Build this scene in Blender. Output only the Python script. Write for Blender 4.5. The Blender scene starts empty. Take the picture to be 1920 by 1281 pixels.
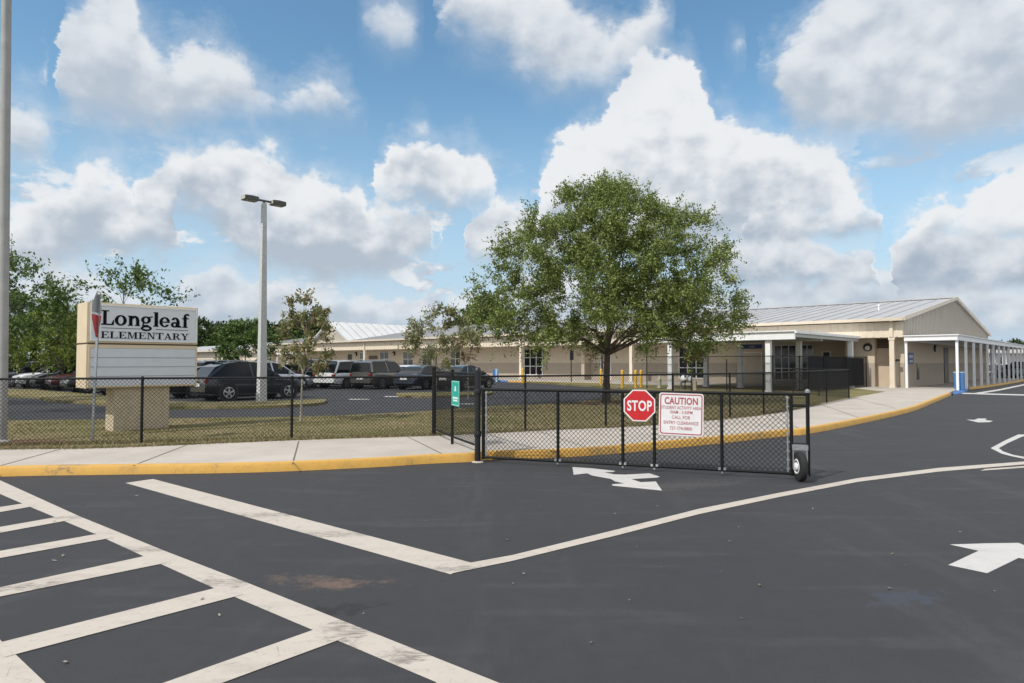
import bpy, bmesh, math, random
import numpy as np
from mathutils import Vector, Matrix

S = bpy.context.scene
COL = S.collection
R = math.radians

# ------------------------------------------------------------------ camera, world, sun, exposure
F_PX, W_PX, H_PX, EYE, HORIZON = 1220.0, 1920.0, 1281.0, 1.65, 680.0
PITCH = math.atan((HORIZON - H_PX / 2) / F_PX)
cam_data = bpy.data.cameras.new("camera")
cam_data.sensor_width = 36.0
cam_data.lens = 36.0 * F_PX / W_PX
cam_data.clip_start, cam_data.clip_end = 0.1, 4000.0
cam = bpy.data.objects.new("camera", cam_data)
COL.objects.link(cam)
cam.location = (0, 0, EYE)
cam.rotation_euler = (R(90) + PITCH, 0, 0)
S.camera = cam

S.view_settings.view_transform = 'Standard'
S.view_settings.look = 'None'
S.view_settings.exposure = 0.0
S.view_settings.gamma = 1.0
S.cycles.use_denoising = True

SUN_TO = Vector((-0.75, -0.66, 0)).normalized()
SUN_EL = R(47)
sun_vec = Vector((SUN_TO.x * math.cos(SUN_EL), SUN_TO.y * math.cos(SUN_EL), math.sin(SUN_EL)))
sl = bpy.data.lights.new("sun", 'SUN')
sl.energy, sl.angle, sl.color = 3.35, R(0.5), (1.0, 0.955, 0.88)
so = bpy.data.objects.new("sun", sl)
COL.objects.link(so)
so.location = (-30, -30, 60)
so.rotation_euler = sun_vec.to_track_quat('Z', 'Y').to_euler()

def ray(px, py):
    X, Y = (px - W_PX / 2) / F_PX, -(py - H_PX / 2) / F_PX
    c, s = math.cos(PITCH), math.sin(PITCH)
    return Vector((X, c - Y * s, s + Y * c))
def G(px, py, z=0.0):
    """point where the sight line through a photo position meets the level z"""
    d = ray(px, py)
    k = (z - EYE) / d.z
    return Vector((d.x * k, d.y * k, z))
def azel(px, py):
    d = ray(px, py)
    return math.atan2(d.x, d.y), math.atan2(d.z, math.hypot(d.x, d.y))

# ------------------------------------------------------------------ sky
world = bpy.data.worlds.new("World")
S.world = world
world.use_nodes = True
WN, WL = world.node_tree.nodes, world.node_tree.links
WN.clear()
def wn(t, **k):
    n = WN.new(t)
    for a, b in k.items():
        setattr(n, a, b)
    return n
def wire(a, b):
    WL.new(a, b)
def M(op, a, b=None, c=None, clamp=False):
    n = WN.new('ShaderNodeMath'); n.operation = op; n.use_clamp = clamp
    for i, v in enumerate((a, b, c)):
        if v is None: continue
        if isinstance(v, (int, float)): n.inputs[i].default_value = v
        else: WL.new(v, n.inputs[i])
    return n.outputs[0]
def SS(v, lo, hi, a=0.0, b=1.0, kind='SMOOTHSTEP'):
    n = WN.new('ShaderNodeMapRange'); n.interpolation_type = kind; n.clamp = True if kind == 'LINEAR' else n.clamp
    WL.new(v, n.inputs[0])
    for i, x in zip((1, 2, 3, 4), (lo, hi, a, b)): n.inputs[i].default_value = x
    return n.outputs[0]
def MIXC(f, a, b):
    n = WN.new('ShaderNodeMix'); n.data_type = 'RGBA'
    if isinstance(f, (int, float)): n.inputs[0].default_value = f
    else: WL.new(f, n.inputs[0])
    for i, v in ((6, a), (7, b)):
        if isinstance(v, tuple): n.inputs[i].default_value = (*v, 1)
        else: WL.new(v, n.inputs[i])
    return n.outputs[2]
tc = wn('ShaderNodeTexCoord')
DIR = tc.outputs['Generated']
sep = wn('ShaderNodeSeparateXYZ'); wire(DIR, sep.inputs[0])
AZ = M('ARCTAN2', sep.outputs[0], sep.outputs[1])
EL = M('ARCSINE', sep.outputs[2])
def noise(scale, detail, rough, vec=None, stretch=1.0, off=0.0, dist=0.0):
    mp = wn('ShaderNodeMapping'); mp.inputs['Scale'].default_value = (scale, scale, scale * stretch)
    mp.inputs['Location'].default_value = (off, off * .7, off * .3)
    wire(vec or DIR, mp.inputs['Vector'])
    n = wn('ShaderNodeTexNoise'); n.inputs['Scale'].default_value = 1.0
    n.inputs['Detail'].default_value = detail; n.inputs['Roughness'].default_value = rough
    n.inputs['Distortion'].default_value = dist
    wire(mp.outputs[0], n.inputs['Vector'])
    return n.outputs[0]
def cells(scale, off=0.0, smooth=0.35):
    mp = wn('ShaderNodeMapping'); mp.inputs['Scale'].default_value = (scale, scale, scale)
    mp.inputs['Location'].default_value = (off, off * .7, off * .3)
    wire(DIR, mp.inputs['Vector'])
    n = wn('ShaderNodeTexVoronoi'); n.feature = 'F1'
    n.inputs['Scale'].default_value = 1.0
    n.inputs['Detail'].default_value = 1.0; n.inputs['Roughness'].default_value = .45; n.normalize = True
    wire(mp.outputs[0], n.inputs['Vector'])
    return n.outputs['Distance']
fb_big = noise(7, 3, .55, stretch=1.5)
fb_mid = noise(19, 4, .6, off=3.1, stretch=1.3)
fb_fine = noise(75, 4, .62, off=7.7)
def shifted(v):
    n = wn('ShaderNodeVectorMath', operation='ADD'); wire(DIR, n.inputs[0]); n.inputs[1].default_value = v
    return n.outputs[0]
lump_a = noise(11, 4, .52, off=4.4, stretch=1.25)
lump_b = noise(11, 4, .52, vec=shifted((-.010, -.004, .016)), off=4.4, stretch=1.25)
RELIEF = M('MULTIPLY', M('SUBTRACT', lump_a, lump_b), 1.9)
wispy = noise(11, 6, .68, off=1.7, stretch=2.2, dist=.6)
puff = cells(21, off=2.3)
puff2 = cells(48, off=5.1)
# field that makes the outlines billow: rounded cells plus fine fractal
BIAS = .006
billow = M('ADD', M('MULTIPLY', M('SUBTRACT', .36, puff), .075), M('MULTIPLY', M('SUBTRACT', .36, puff2), .034))
rough_ = M('ADD', M('MULTIPLY', M('SUBTRACT', fb_mid, .5), .075), M('MULTIPLY', M('SUBTRACT', fb_fine, .5), .026))
EDGE = M('ADD', M('ADD', billow, rough_), BIAS)
WISP = M('ADD', M('MULTIPLY', M('SUBTRACT', wispy, .5), .16), M('MULTIPLY', M('SUBTRACT', fb_fine, .5), .03))
AZR, ELR = 0.80, 0.75
AZW = M('ADD', AZ, M('ADD', M('MULTIPLY', M('SUBTRACT', wispy, .5), .07), M('MULTIPLY', M('SUBTRACT', fb_mid, .5), .05)))
def curve(pts, coord):
    n = WN.new('ShaderNodeFloatCurve')
    cv = n.mapping.curves[0]
    data = {}
    for x, y in pts:
        a, e = azel(x, y)
        data[round((a + AZR) / (2 * AZR), 5)] = e / ELR
    xs = sorted(data)
    full = [(0.0, data[xs[0]])] + [(x, data[x]) for x in xs if 0 < x < 1] + [(1.0, data[xs[-1]])]
    cv.points[0].location = full[0]
    cv.points[1].location = full[-1]
    for p in full[1:-1]:
        cv.points.new(*p)
    for p in cv.points: p.handle_type = 'VECTOR'
    n.mapping.use_clip = False
    n.mapping.update()
    n.inputs[0].default_value = 1.0
    WL.new(coord, n.inputs[1])
    return M('MULTIPLY', n.outputs[0], ELR)
WARPED = {}
SUNNY, GREY = (.84, .86, .885), (.36, .44, .54)
def layer(prev, top, base, soft_top=.012, soft_base=.03, amp=1.0, wisp=0.0, opac=1.0, dark=1.0, tint=0.0, lift=0.0, warp=.6):
    """a bank of cumulus between a top and a base profile given as azimuth and elevation"""
    if warp not in WARPED:
        az = M('ADD', AZ, M('MULTIPLY', M('SUBTRACT', AZW, AZ), warp)) if warp != 1.0 else AZW
        WARPED[warp] = M('DIVIDE', M('ADD', az, AZR), 2 * AZR, clamp=True)
    T, B = curve(top, WARPED[warp]), curve(base, WARPED[warp])
    d1 = M('SUBTRACT', T, EL)
    d2 = M('SUBTRACT', EL, B)
    ed = M('MULTIPLY', EDGE, amp)
    if wisp: ed = M('ADD', ed, M('MULTIPLY', WISP, wisp))
    st = M('ADD', d1, ed)
    sb = M('ADD', d2, M('MULTIPLY', ed, .6))
    side = M('ADD', M('MULTIPLY', M('SUBTRACT', T, B), .6), ed)
    den = M('MULTIPLY', M('MULTIPLY', SS(st, -.002, soft_top), SS(sb, -.004, soft_base)), SS(side, 0, .03))
    veil = M('MULTIPLY', M('MULTIPLY', SS(M('ADD', st, M('MULTIPLY', WISP, .35)), -.035, .03), SS(sb, -.03, .05)), M('MULTIPLY', SS(side, -.01, .04), .32))
    den = M('MAXIMUM', den, veil)
    den = M('MULTIPLY', den, opac)
    h = M('DIVIDE', d2, M('MAXIMUM', M('SUBTRACT', T, B), .03))
    hh = M('ADD', h, M('ADD', M('MULTIPLY', M('SUBTRACT', fb_big, .5), 1.3), M('MULTIPLY', M('SUBTRACT', .36, puff), .7)))
    hh = M('ADD', hh, M('MULTIPLY', M('SUBTRACT', fb_mid, .5), .55))
    hh = M('ADD', hh, RELIEF)
    lit = SS(hh, .18 - lift, 1.12 - lift)
    rim = SS(st, .0, .035, .3, 0.0)            # thin bright fringe where the edge scatters light
    lit = M('ADD', lit, rim, clamp=True)
    g = tuple(a + (b - a) * (1 - dark) for a, b in zip(GREY, SUNNY))
    c = MIXC(lit, g, SUNNY)
    if tint: c = MIXC(tint, c, (.54, .61, .70))
    f_out, c_out = prev
    # front layer over what is behind
    # straight 'over' of two partly clear layers: weight each colour by what it really covers
    nc = MIXC(M('DIVIDE', den, M('MAXIMUM', M('SUBTRACT', 1.0, M('MULTIPLY', M('SUBTRACT', 1.0, f_out), M('SUBTRACT', 1.0, den))), .001), clamp=True), c_out, c) if c_out is not None else c
    nf = den if f_out is None else M('SUBTRACT', 1.0, M('MULTIPLY', M('SUBTRACT', 1.0, f_out), M('SUBTRACT', 1.0, den)))
    return nf, nc
OFF = 1000
def gap(a, b):                                # nothing between a and b
    return [(a, OFF), (b, OFF)]
# loose small cumulus far off, filling the gaps towards the horizon
small = noise(10, 6, .6, off=13.0, stretch=2.3)
sm_f = M('MULTIPLY', M('MULTIPLY', SS(M('ADD', small, M('MULTIPLY', EDGE, .5)), .515, .60), SS(EL, .34, .20)), .9)
sm_c = MIXC(SS(M('ADD', small, M('MULTIPLY', RELIEF, .5)), .47, .66), (.50, .57, .66), SUNNY)
pv = (sm_f, sm_c)
# low bank along the horizon
pv = layer(pv, [(-300, 480), (0, 520), (150, 500), (300, 575), (350, 520), (420, 498), (470, 525), (540, 520), (580, 545), (700, 560), (850, 570),
                (1000, 520), (1380, 540), (1480, 510), (1600, 525), (1700, 515), (1800, 540), (1920, 530), (2300, 500)],
           [(-300, 660), (600, 650), (1000, 640), (2300, 650)], soft_top=.024, soft_base=.05, amp=.8, opac=.9, dark=.85, tint=.25, lift=-.05)
# middle bank on the left, and the puff beside the oak
pv = layer(pv, [(-300, 380), (10, 410), (40, 385), (90, 370), (130, 345), (165, 312), (235, 335), (250, 360), (256, 330), (300, 292), (380, 284), (470, 270), (515, 288),
                (560, 335), (620, 345), (672, 352), (692, 402), (740, 388), (800, 396), (826, 408), (812, 470), (835, 700), (866, 700), (872, 405), (925, 378), (975, 384), (1030, 420), (1060, 700), (2300, 700)],
           [(-300, 560), (15, 550), (150, 500), (325, 478), (334, 400), (380, 425), (450, 500), (600, 545), (740, 530), (815, 480), (835, 480), (866, 480), (900, 500), (1030, 520), (2300, 520)],
           soft_top=.022, soft_base=.045, amp=.85, dark=.8)
# the right-hand masses: distant lower decks first
pv = layer(pv, [(900, 900), (1300, 900), (1330, 470), (1400, 455), (1500, 440), (1560, 460), (1640, 455), (1665, 900), (1668, 470), (1740, 420), (1830, 440), (1920, 430), (2300, 420)],
           [(900, 560), (1300, 560), (1500, 555), (1660, 545), (1668, 560), (1920, 555), (2300, 560)], soft_top=.02, soft_base=.04, amp=.8, dark=1.0, tint=.12)
# towering cumulus behind the oak and the one at the right edge
pv = layer(pv, [(-300, 900), (690, 900), (706, 330), (740, 276), (780, 262), (820, 284), (890, 280), (915, 318), (932, 360), (950, 900), (985, 900), (1010, 345), (1040, 290), (1070, 240),
                (1090, 236), (1128, 236), (1150, 185), (1175, 130), (1208, 94), (1245, 112), (1300, 112), (1318, 165), (1350, 205), (1348, 246),
                (1400, 254), (1440, 246), (1500, 275), (1552, 268), (1580, 305), (1600, 350), (1640, 395), (1650, 430), (1664, 900), (1672, 470), (1700, 420), (1742, 384), (1778, 372),
                (1800, 396), (1840, 352), (1880, 328), (1960, 318), (2300, 360)],
           [(-300, 400), (690, 385), (760, 396), (860, 402), (950, 380), (985, 500), (1100, 500), (1400, 470), (1500, 450), (1600, 440), (1664, 440), (1700, 500), (1800, 470), (1920, 490), (2300, 500)],
           soft_top=.016, soft_base=.05, amp=.80, dark=.82, lift=.22)
pv = layer(pv, [(900, 900), (1370, 900), (1400, 400), (1470, 385), (1560, 372), (1605, 385), (1640, 392), (1652, 440), (1668, 900), (2300, 900)],
           [(900, 455), (1370, 450), (1480, 452), (1570, 450), (1660, 440), (2300, 440)], soft_top=.03, soft_base=.03, amp=.8, dark=.95, opac=.9)
# overhead clouds
pv = layer(pv, [(-300, 140), (15, 182), (45, 178), (80, 215), (98, 270), (108, 305), (116, 900), (700, 900), (800, 900), (812, 58), (822, 15), (850, -50), (960, -90), (1040, -70), (1078, 2), (1110, 30), (1140, 44), (1180, 26),
                (1230, -14), (1258, 10), (1274, 55), (1290, 900), (2300, 900)],
           [(-300, 330), (60, 335), (98, 318), (116, 300), (700, 236), (800, 60), (812, 64), (840, 86), (890, 108), (950, 124),
            (1000, 172), (1060, 200), (1125, 194), (1180, 172), (1230, 115), (1274, 62), (2300, 62)],
           soft_top=.04, soft_base=.07, amp=.72, wisp=.3, dark=.72, opac=.97, lift=.10, tint=.18, warp=.5)
pv = layer(pv, [(-300, 900), (78, 900), (90, 150), (96, 95), (108, 50), (130, 5), (165, -40), (225, -60), (250, -20), (266, 40), (284, 82), (310, 92), (335, 82), (370, 68), (402, 60), (440, 96), (482, 138), (525, 180), (552, 178),
                (575, 156), (620, 140), (655, 178), (682, 218), (692, 236), (706, 900), (1405, 900), (1418, 128), (1440, 96), (1480, 56), (1520, 14), (1560, -30), (1700, -90), (2300, -120)],
           [(-300, 160), (78, 160), (96, 178), (112, 215), (140, 262), (220, 256), (320, 270), (420, 246), (560, 228), (640, 238), (692, 240), (1405, 132), (1430, 140), (1452, 160), (1466, 225), (1500, 270), (1560, 284), (1640, 290), (1740, 314), (1860, 286), (1920, 292), (2300, 270)],
           soft_top=.035, soft_base=.06, amp=.72, wisp=.22, dark=.76, opac=.97, lift=.10, tint=.2, warp=.45)
# small scattered puffs
pv = layer(pv, [(-300, 900), (655, 900), (668, 52), (680, 24), (704, 6), (742, -4), (772, 16), (788, 40), (796, 52), (810, 900), (1340, 900), (1356, 92), (1368, 82), (1384, 74), (1398, 84), (1406, 94), (1420, 900), (2300, 900)],
           [(-300, 60), (655, 56), (668, 56), (694, 80), (732, 98), (770, 88), (796, 56), (1340, 96), (1356, 96), (1382, 112), (1406, 98), (2300, 100)], soft_top=.035, soft_base=.04, amp=.5, opac=.9, dark=.3, warp=.12)
pv = layer(pv, [(-300, 900), (735, 900), (747, 250), (756, 234), (776, 224), (800, 232), (812, 250), (824, 900), (2300, 900)],
           [(-300, 252), (747, 252), (780, 266), (812, 254), (2300, 254)], soft_top=.03, soft_base=.03, amp=.42, opac=.8, dark=.25, warp=.12)
fac, colr = pv
# unseen sky beyond the view: fractal cumulus added brighter and denser to fill shaded walls
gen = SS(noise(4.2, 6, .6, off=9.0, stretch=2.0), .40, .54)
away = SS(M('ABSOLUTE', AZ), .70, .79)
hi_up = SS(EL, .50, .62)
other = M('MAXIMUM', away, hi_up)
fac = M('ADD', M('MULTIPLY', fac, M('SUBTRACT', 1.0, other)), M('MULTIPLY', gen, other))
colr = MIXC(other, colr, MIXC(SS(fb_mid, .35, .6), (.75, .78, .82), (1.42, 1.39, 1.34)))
fac = M('MULTIPLY', fac, SS(EL, -.01, .01))
skyt = wn('ShaderNodeTexSky', sky_type='NISHITA')
skyt.sun_disc = False
skyt.sun_elevation = SUN_EL
skyt.sun_rotation = math.atan2(SUN_TO.x, SUN_TO.y)
skyt.air_density, skyt.dust_density, skyt.ozone_density = 1.2, .3, 1.6
bg_sky, bg_cl = wn('ShaderNodeBackground'), wn('ShaderNodeBackground')
bg_sky.inputs[1].default_value = 0.148
hs = wn('ShaderNodeHueSaturation'); hs.inputs['Saturation'].default_value = 1.15; hs.inputs['Hue'].default_value = .49
wire(skyt.outputs[0], hs.inputs['Color'])
hz = MIXC(SS(EL, -.02, .42, .95, 0.0), hs.outputs[0], (3.2, 4.3, 5.5))
wire(hz, bg_sky.inputs[0])
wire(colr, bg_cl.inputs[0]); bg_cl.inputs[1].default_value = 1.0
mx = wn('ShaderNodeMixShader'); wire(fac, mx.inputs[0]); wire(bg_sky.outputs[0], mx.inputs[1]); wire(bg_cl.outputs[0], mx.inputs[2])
wo = wn('ShaderNodeOutputWorld'); wire(mx.outputs[0], wo.inputs[0])
world.cycles.sampling_method = 'MANUAL'
world.cycles.sample_map_resolution = 512

# ------------------------------------------------------------------ materials
def rgb(r, g, b): return (r, g, b, 1.0)
def mat(name, col, rough=.6, metal=0.0, spec=.5, var=0.0, scale=6.0, bump=0.0, bscale=60.0, coat=0.0, detail=5.0):
    m = bpy.data.materials.new(name); m.use_nodes = True
    nt = m.node_tree; b = nt.nodes['Principled BSDF']
    b.inputs['Roughness'].default_value = rough; b.inputs['Metallic'].default_value = metal
    b.inputs['Specular IOR Level'].default_value = spec
    b.inputs['Coat Weight'].default_value = coat
    b.inputs['Base Color'].default_value = rgb(*col)
    tcn = None
    if var or bump:
        tcn = nt.nodes.new('ShaderNodeTexCoord')
    if var:
        n = nt.nodes.new('ShaderNodeTexNoise'); n.inputs['Scale'].default_value = scale; n.inputs['Detail'].default_value = detail
        nt.links.new(tcn.outputs['Object'], n.inputs['Vector'])
        mr = nt.nodes.new('ShaderNodeMapRange')
        mr.inputs[1].default_value, mr.inputs[2].default_value = .3, .7
        mr.inputs[3].default_value, mr.inputs[4].default_value = 1 - var, 1 + var
        nt.links.new(n.outputs[0], mr.inputs[0])
        mm = nt.nodes.new('ShaderNodeMix'); mm.data_type = 'RGBA'; mm.blend_type = 'MULTIPLY'; mm.inputs[0].default_value = 1
        mm.inputs[6].default_value = rgb(*col)
        nt.links.new(mr.outputs[0], mm.inputs[7]); nt.links.new(mm.outputs[2], b.inputs['Base Color'])
    if bump:
        n2 = nt.nodes.new('ShaderNodeTexNoise'); n2.inputs['Scale'].default_value = bscale; n2.inputs['Detail'].default_value = 3
        nt.links.new(tcn.outputs['Object'], n2.inputs['Vector'])
        bp = nt.nodes.new('ShaderNodeBump'); bp.inputs['Strength'].default_value = bump; bp.inputs['Distance'].default_value = .02
        nt.links.new(n2.outputs[0], bp.inputs['Height']); nt.links.new(bp.outputs[0], b.inputs['Normal'])
    return m
class NB:
    """tiny node-building helper for the richer surface materials"""
    def __init__(s, name):
        s.m = bpy.data.materials.new(name); s.m.use_nodes = True
        s.t = s.m.node_tree; s.b = s.t.nodes['Principled BSDF']
        s.tc = s.t.nodes.new('ShaderNodeTexCoord').outputs['Object']
    def n(s, typ, **k):
        x = s.t.nodes.new(typ)
        for a, v in k.items(): setattr(x, a, v)
        return x
    def lk(s, a, b): s.t.links.new(a, b)
    def noise(s, scale, detail=4, rough=.55, stretch=(1, 1, 1), vec=None, off=0):
        mp = s.n('ShaderNodeMapping'); mp.inputs['Scale'].default_value = [scale * q for q in stretch]
        mp.inputs['Location'].default_value = (off, off * .6, 0)
        s.lk(vec or s.tc, mp.inputs['Vector'])
        x = s.n('ShaderNodeTexNoise'); x.inputs['Scale'].default_value = 1; x.inputs['Detail'].default_value = detail; x.inputs['Roughness'].default_value = rough
        s.lk(mp.outputs[0], x.inputs['Vector']); return x.outputs[0]
    def mr(s, v, lo, hi, a=0., b=1.):
        x = s.n('ShaderNodeMapRange')
        for i, q in zip((1, 2, 3, 4), (lo, hi, a, b)): x.inputs[i].default_value = q
        s.lk(v, x.inputs[0]); return x.outputs[0]
    def mix(s, f, a, b, blend='MIX'):
        x = s.n('ShaderNodeMix', data_type='RGBA', blend_type=blend)
        for i, v in ((0, f), (6, a), (7, b)):
            if isinstance(v, (int, float)): x.inputs[i].default_value = v
            elif isinstance(v, tuple): x.inputs[i].default_value = rgb(*v)
            else: s.lk(v, x.inputs[i])
        return x.outputs[2]
    def mul(s, a, b, op='MULTIPLY', clamp=False):
        x = s.n('ShaderNodeMath', operation=op, use_clamp=clamp)
        for i, v in enumerate((a, b)):
            if isinstance(v, (int, float)): x.inputs[i].default_value = v
            else: s.lk(v, x.inputs[i])
        return x.outputs[0]
    def bump(s, h, strength=.3, dist=.01):
        x = s.n('ShaderNodeBump'); x.inputs['Strength'].default_value = strength; x.inputs['Distance'].default_value = dist
        s.lk(h, x.inputs['Height']); s.lk(x.outputs[0], s.b.inputs['Normal'])
    def blob(s, p, rx, ry, ang=0.0, ragged=1.0, ns=3.0):
        """ragged patch around a ground point, 1 inside"""
        mp = s.n('ShaderNodeMapping', vector_type='TEXTURE'); mp.inputs['Location'].default_value = (p.x, p.y, 0)
        mp.inputs['Rotation'].default_value = (0, 0, ang); mp.inputs['Scale'].default_value = (rx, ry, 1000)
        s.lk(s.tc, mp.inputs['Vector'])
        ln = s.n('ShaderNodeVectorMath', operation='LENGTH'); s.lk(mp.outputs[0], ln.inputs[0])
        nz = s.mul(s.mul(s.noise(ns, 5, .65), .5, 'SUBTRACT'), 2.2 * ragged)
        return s.mr(s.mul(ln.outputs['Value'], nz, 'ADD'), 1.05, .55)

def asphalt_mat():
    k = NB("asphalt")
    speck = k.noise(160, 2, .7)
    pit = k.noise(420, 1, .5)
    patch = k.noise(.35, 5, .6)
    streak = k.noise(.5, 6, .65, stretch=(3.2, .5, 1), off=4)
    col = k.mix(k.mr(patch, .35, .68), (.034, .034, .0372), (.046, .046, .050))
    col = k.mix(k.mr(streak, .55, .78), col, (.066, .0655, .069))
    col = k.mix(k.mr(speck, .52, .72, 0, .5), col, (.095, .094, .095))
    col = k.mix(k.mr(pit, .60, .75, 0, .45), col, (.03, .03, .031))
    trk = k.noise(.55, 3, .5, stretch=(1.0, 7.0, 1), off=21)
    col = k.mix(k.mr(trk, .56, .66, 0, .35), col, (.072, .0715, .075))
    mott = k.noise(6, 6, .7, off=9)
    col = k.mix(k.mr(mott, .42, .66, 0, .55), col, (.034, .034, .037))
    col = k.mix(k.mr(k.noise(75, 3, .75, off=2), .55, .70, 0, .4), col, (.085, .085, .088))
    st = k.blob(G(606, 1090), .46, .15, -.12, 2.1, 7.0)
    st = k.mul(st, k.mr(k.noise(16, 5, .75, off=6), .38, .56))
    col = k.mix(k.mul(st, .55), col, (.15, .105, .08))
    st2 = k.blob(G(628, 1095), .18, .11, .1, 1.6, 9.0)
    col = k.mix(k.mul(st2, .6), col, (.165, .11, .085))
    for p, rx, ry, c, f in ((G(1700, 1120), .30, .12, (.05, .062, .085), .6), (G(640, 1142), .26, .09, (.022, .022, .024), .7), (G(1345, 1068), .3, .10, (.040, .042, .052), .6),
                            (G(1290, 910), .9, .25, (.085, .082, .08), .5), (G(1330, 1000), 1.6, .10, (.043, .043, .046), .5)):
        col = k.mix(k.mul(k.blob(p, rx, ry, .3, 2.2, 11.0), f), col, c)
    k.lk(col, k.b.inputs['Base Color'])
    k.lk(k.mr(patch, .3, .7, .72, .9), k.b.inputs['Roughness'])
    k.b.inputs['Specular IOR Level'].default_value = .35
    k.bump(k.mul(speck, pit, 'ADD'), .35, .006)
    return k.m
def paint_mat(name, base, wear=.5, dirt=(.30, .27, .23), scuffs=False):
    """road paint with wheel scuffs, hairline cracks and worn specks"""
    k = NB(name)
    a = k.noise(1.1, 6, .68, stretch=(1, 3.5, 1))
    b = k.noise(34, 4, .7)
    c = k.noise(5, 5, .7, off=8)
    col = k.mix(k.mr(c, .35, .75, 0, .35), base, tuple(q * .72 for q in base))
    col = k.mix(k.mr(a, .54, .72, 0, .6 * wear), col, dirt)
    col = k.mix(k.mr(k.noise(14, 5, .72, off=5), .55, .72, 0, .5 * wear), col, tuple(q * .55 for q in base))
    col = k.mix(k.mr(b, .66, .74, 0, .8 * wear), col, (.09, .088, .085))
    vo = k.n('ShaderNodeTexVoronoi', feature='DISTANCE_TO_EDGE'); vo.inputs['Scale'].default_value = 3.2
    k.lk(k.tc, vo.inputs['Vector'])
    crack = k.mul(k.mr(vo.outputs['Distance'], .012, .002), k.mr(c, .5, .6))
    col = k.mix(k.mul(crack, .6 * wear), col, (.12, .115, .11))
    if scuffs:
        for px, py, rx, ry in ((375, 880, .35, .2), (455, 879, .42, .2), (640, 871, .25, .2), (130, 888, .3, .2), (800, 862, .2, .2), (1110, 850, .5, .3), (1400, 822, .6, .4)) if scuffs == 'kerb' else ((505, 966, .40, .13), (620, 1003, .42, .13), (280, 1030, .36, .10), (425, 1092, .40, .13), (655, 1176, .16, .30), (40, 1102, .5, .09), (760, 1230, .16, .12), (150, 970, .3, .08), (860, 1068, .3, .08)):
            bl = k.mul(k.blob(G(px, py), rx, ry, .15, 1.5, 9.0), k.mr(k.noise(22, 4, .75, stretch=(.35, 2.6, 1), off=px), .42, .58))
            col = k.mix(k.mul(bl, .75), col, (.13, .115, .10))
    k.lk(col, k.b.inputs['Base Color']); k.b.inputs['Roughness'].default_value = .7
    k.bump(b, .2, .004)
    return k.m
def concrete_mat(name, base):
    k = NB(name)
    a = k.noise(.9, 6, .65); b = k.noise(45, 4, .7); c = k.noise(6, 5, .7, off=3)
    col = k.mix(k.mr(a, .35, .7), base, tuple(q * .80 for q in base))
    col = k.mix(k.mr(c, .56, .8, 0, .35), col, tuple(q * .62 for q in base))
    col = k.mix(k.mr(b, .60, .78, 0, .35), col, tuple(q * .5 for q in base))
    k.lk(col, k.b.inputs['Base Color']); k.b.inputs['Roughness'].default_value = .88
    k.b.inputs['Specular IOR Level'].default_value = .25
    k.bump(b, .25, .004)
    return k.m
def grass_ground_mat():
    k = NB("lawn")
    a = k.noise(.5, 6, .65); b = k.noise(7, 5, .7); c = k.noise(60, 3, .7)
    col = k.mix(k.mr(a, .36, .64), (.17, .160, .065), (.35, .27, .165))
    col = k.mix(k.mr(b, .45, .68), col, (.17, .175, .060))
    col = k.mix(k.mr(c, .45, .75, 0, .6), col, (.10, .085, .04))
    k.lk(col, k.b.inputs['Base Color']); k.b.inputs['Roughness'].default_value = .95
    k.b.inputs['Specular IOR Level'].default_value = .1
    k.bump(c, .8, .03)
    return k.m
def leaf_mat(name, dark, light, other=None, other_share=.0, trans=.25):
    m = bpy.data.materials.new(name); m.use_nodes = True
    t = m.node_tree; b = t.nodes['Principled BSDF']
    ge = t.nodes.new('ShaderNodeNewGeometry')
    rp = t.nodes.new('ShaderNodeValToRGB')
    e = rp.color_ramp.elements
    e[0].position, e[0].color = 0.0, rgb(*dark)
    e[1].position, e[1].color = 1 - other_share - .001 if other else 1.0, rgb(*light)
    if other:
        q = e.new(1 - other_share + .02); q.color = rgb(*other)
        q = e.new(1.0); q.color = rgb(*(v * .6 for v in other))
    t.links.new(ge.outputs['Random Per Island'], rp.inputs[0])
    t.links.new(rp.outputs[0], b.inputs['Base Color'])
    b.inputs['Roughness'].default_value = .55; b.inputs['Specular IOR Level'].default_value = .35
    tr = t.nodes.new('ShaderNodeBsdfTranslucent'); t.links.new(rp.outputs[0], tr.inputs[0])
    mx = t.nodes.new('ShaderNodeMixShader'); mx.inputs[0].default_value = trans
    t.links.new(b.outputs[0], mx.inputs[1]); t.links.new(tr.outputs[0], mx.inputs[2])
    t.links.new(mx.outputs[0], t.nodes['Material Output'].inputs[0])
    return m
def bark_mat(name, col):
    k = NB(name)
    a = k.noise(9, 5, .7, stretch=(1, 1, .25)); b = k.noise(40, 3, .6)
    k.lk(k.mix(k.mr(a, .35, .7), tuple(q * .55 for q in col), col), k.b.inputs['Base Color'])
    k.b.inputs['Roughness'].default_value = .95; k.b.inputs['Specular IOR Level'].default_value = .15
    k.bump(k.mul(a, b, 'ADD'), .7, .03)
    return k.m
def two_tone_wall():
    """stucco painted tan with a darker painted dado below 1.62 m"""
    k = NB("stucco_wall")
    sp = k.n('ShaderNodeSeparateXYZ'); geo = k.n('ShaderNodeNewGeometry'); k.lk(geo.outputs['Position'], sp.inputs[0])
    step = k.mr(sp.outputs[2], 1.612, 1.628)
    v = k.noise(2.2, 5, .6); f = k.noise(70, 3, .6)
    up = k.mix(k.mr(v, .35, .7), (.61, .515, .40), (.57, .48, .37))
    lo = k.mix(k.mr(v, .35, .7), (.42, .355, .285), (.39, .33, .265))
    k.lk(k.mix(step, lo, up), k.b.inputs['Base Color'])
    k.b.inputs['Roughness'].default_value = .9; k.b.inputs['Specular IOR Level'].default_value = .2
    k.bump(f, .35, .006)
    return k.m
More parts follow.
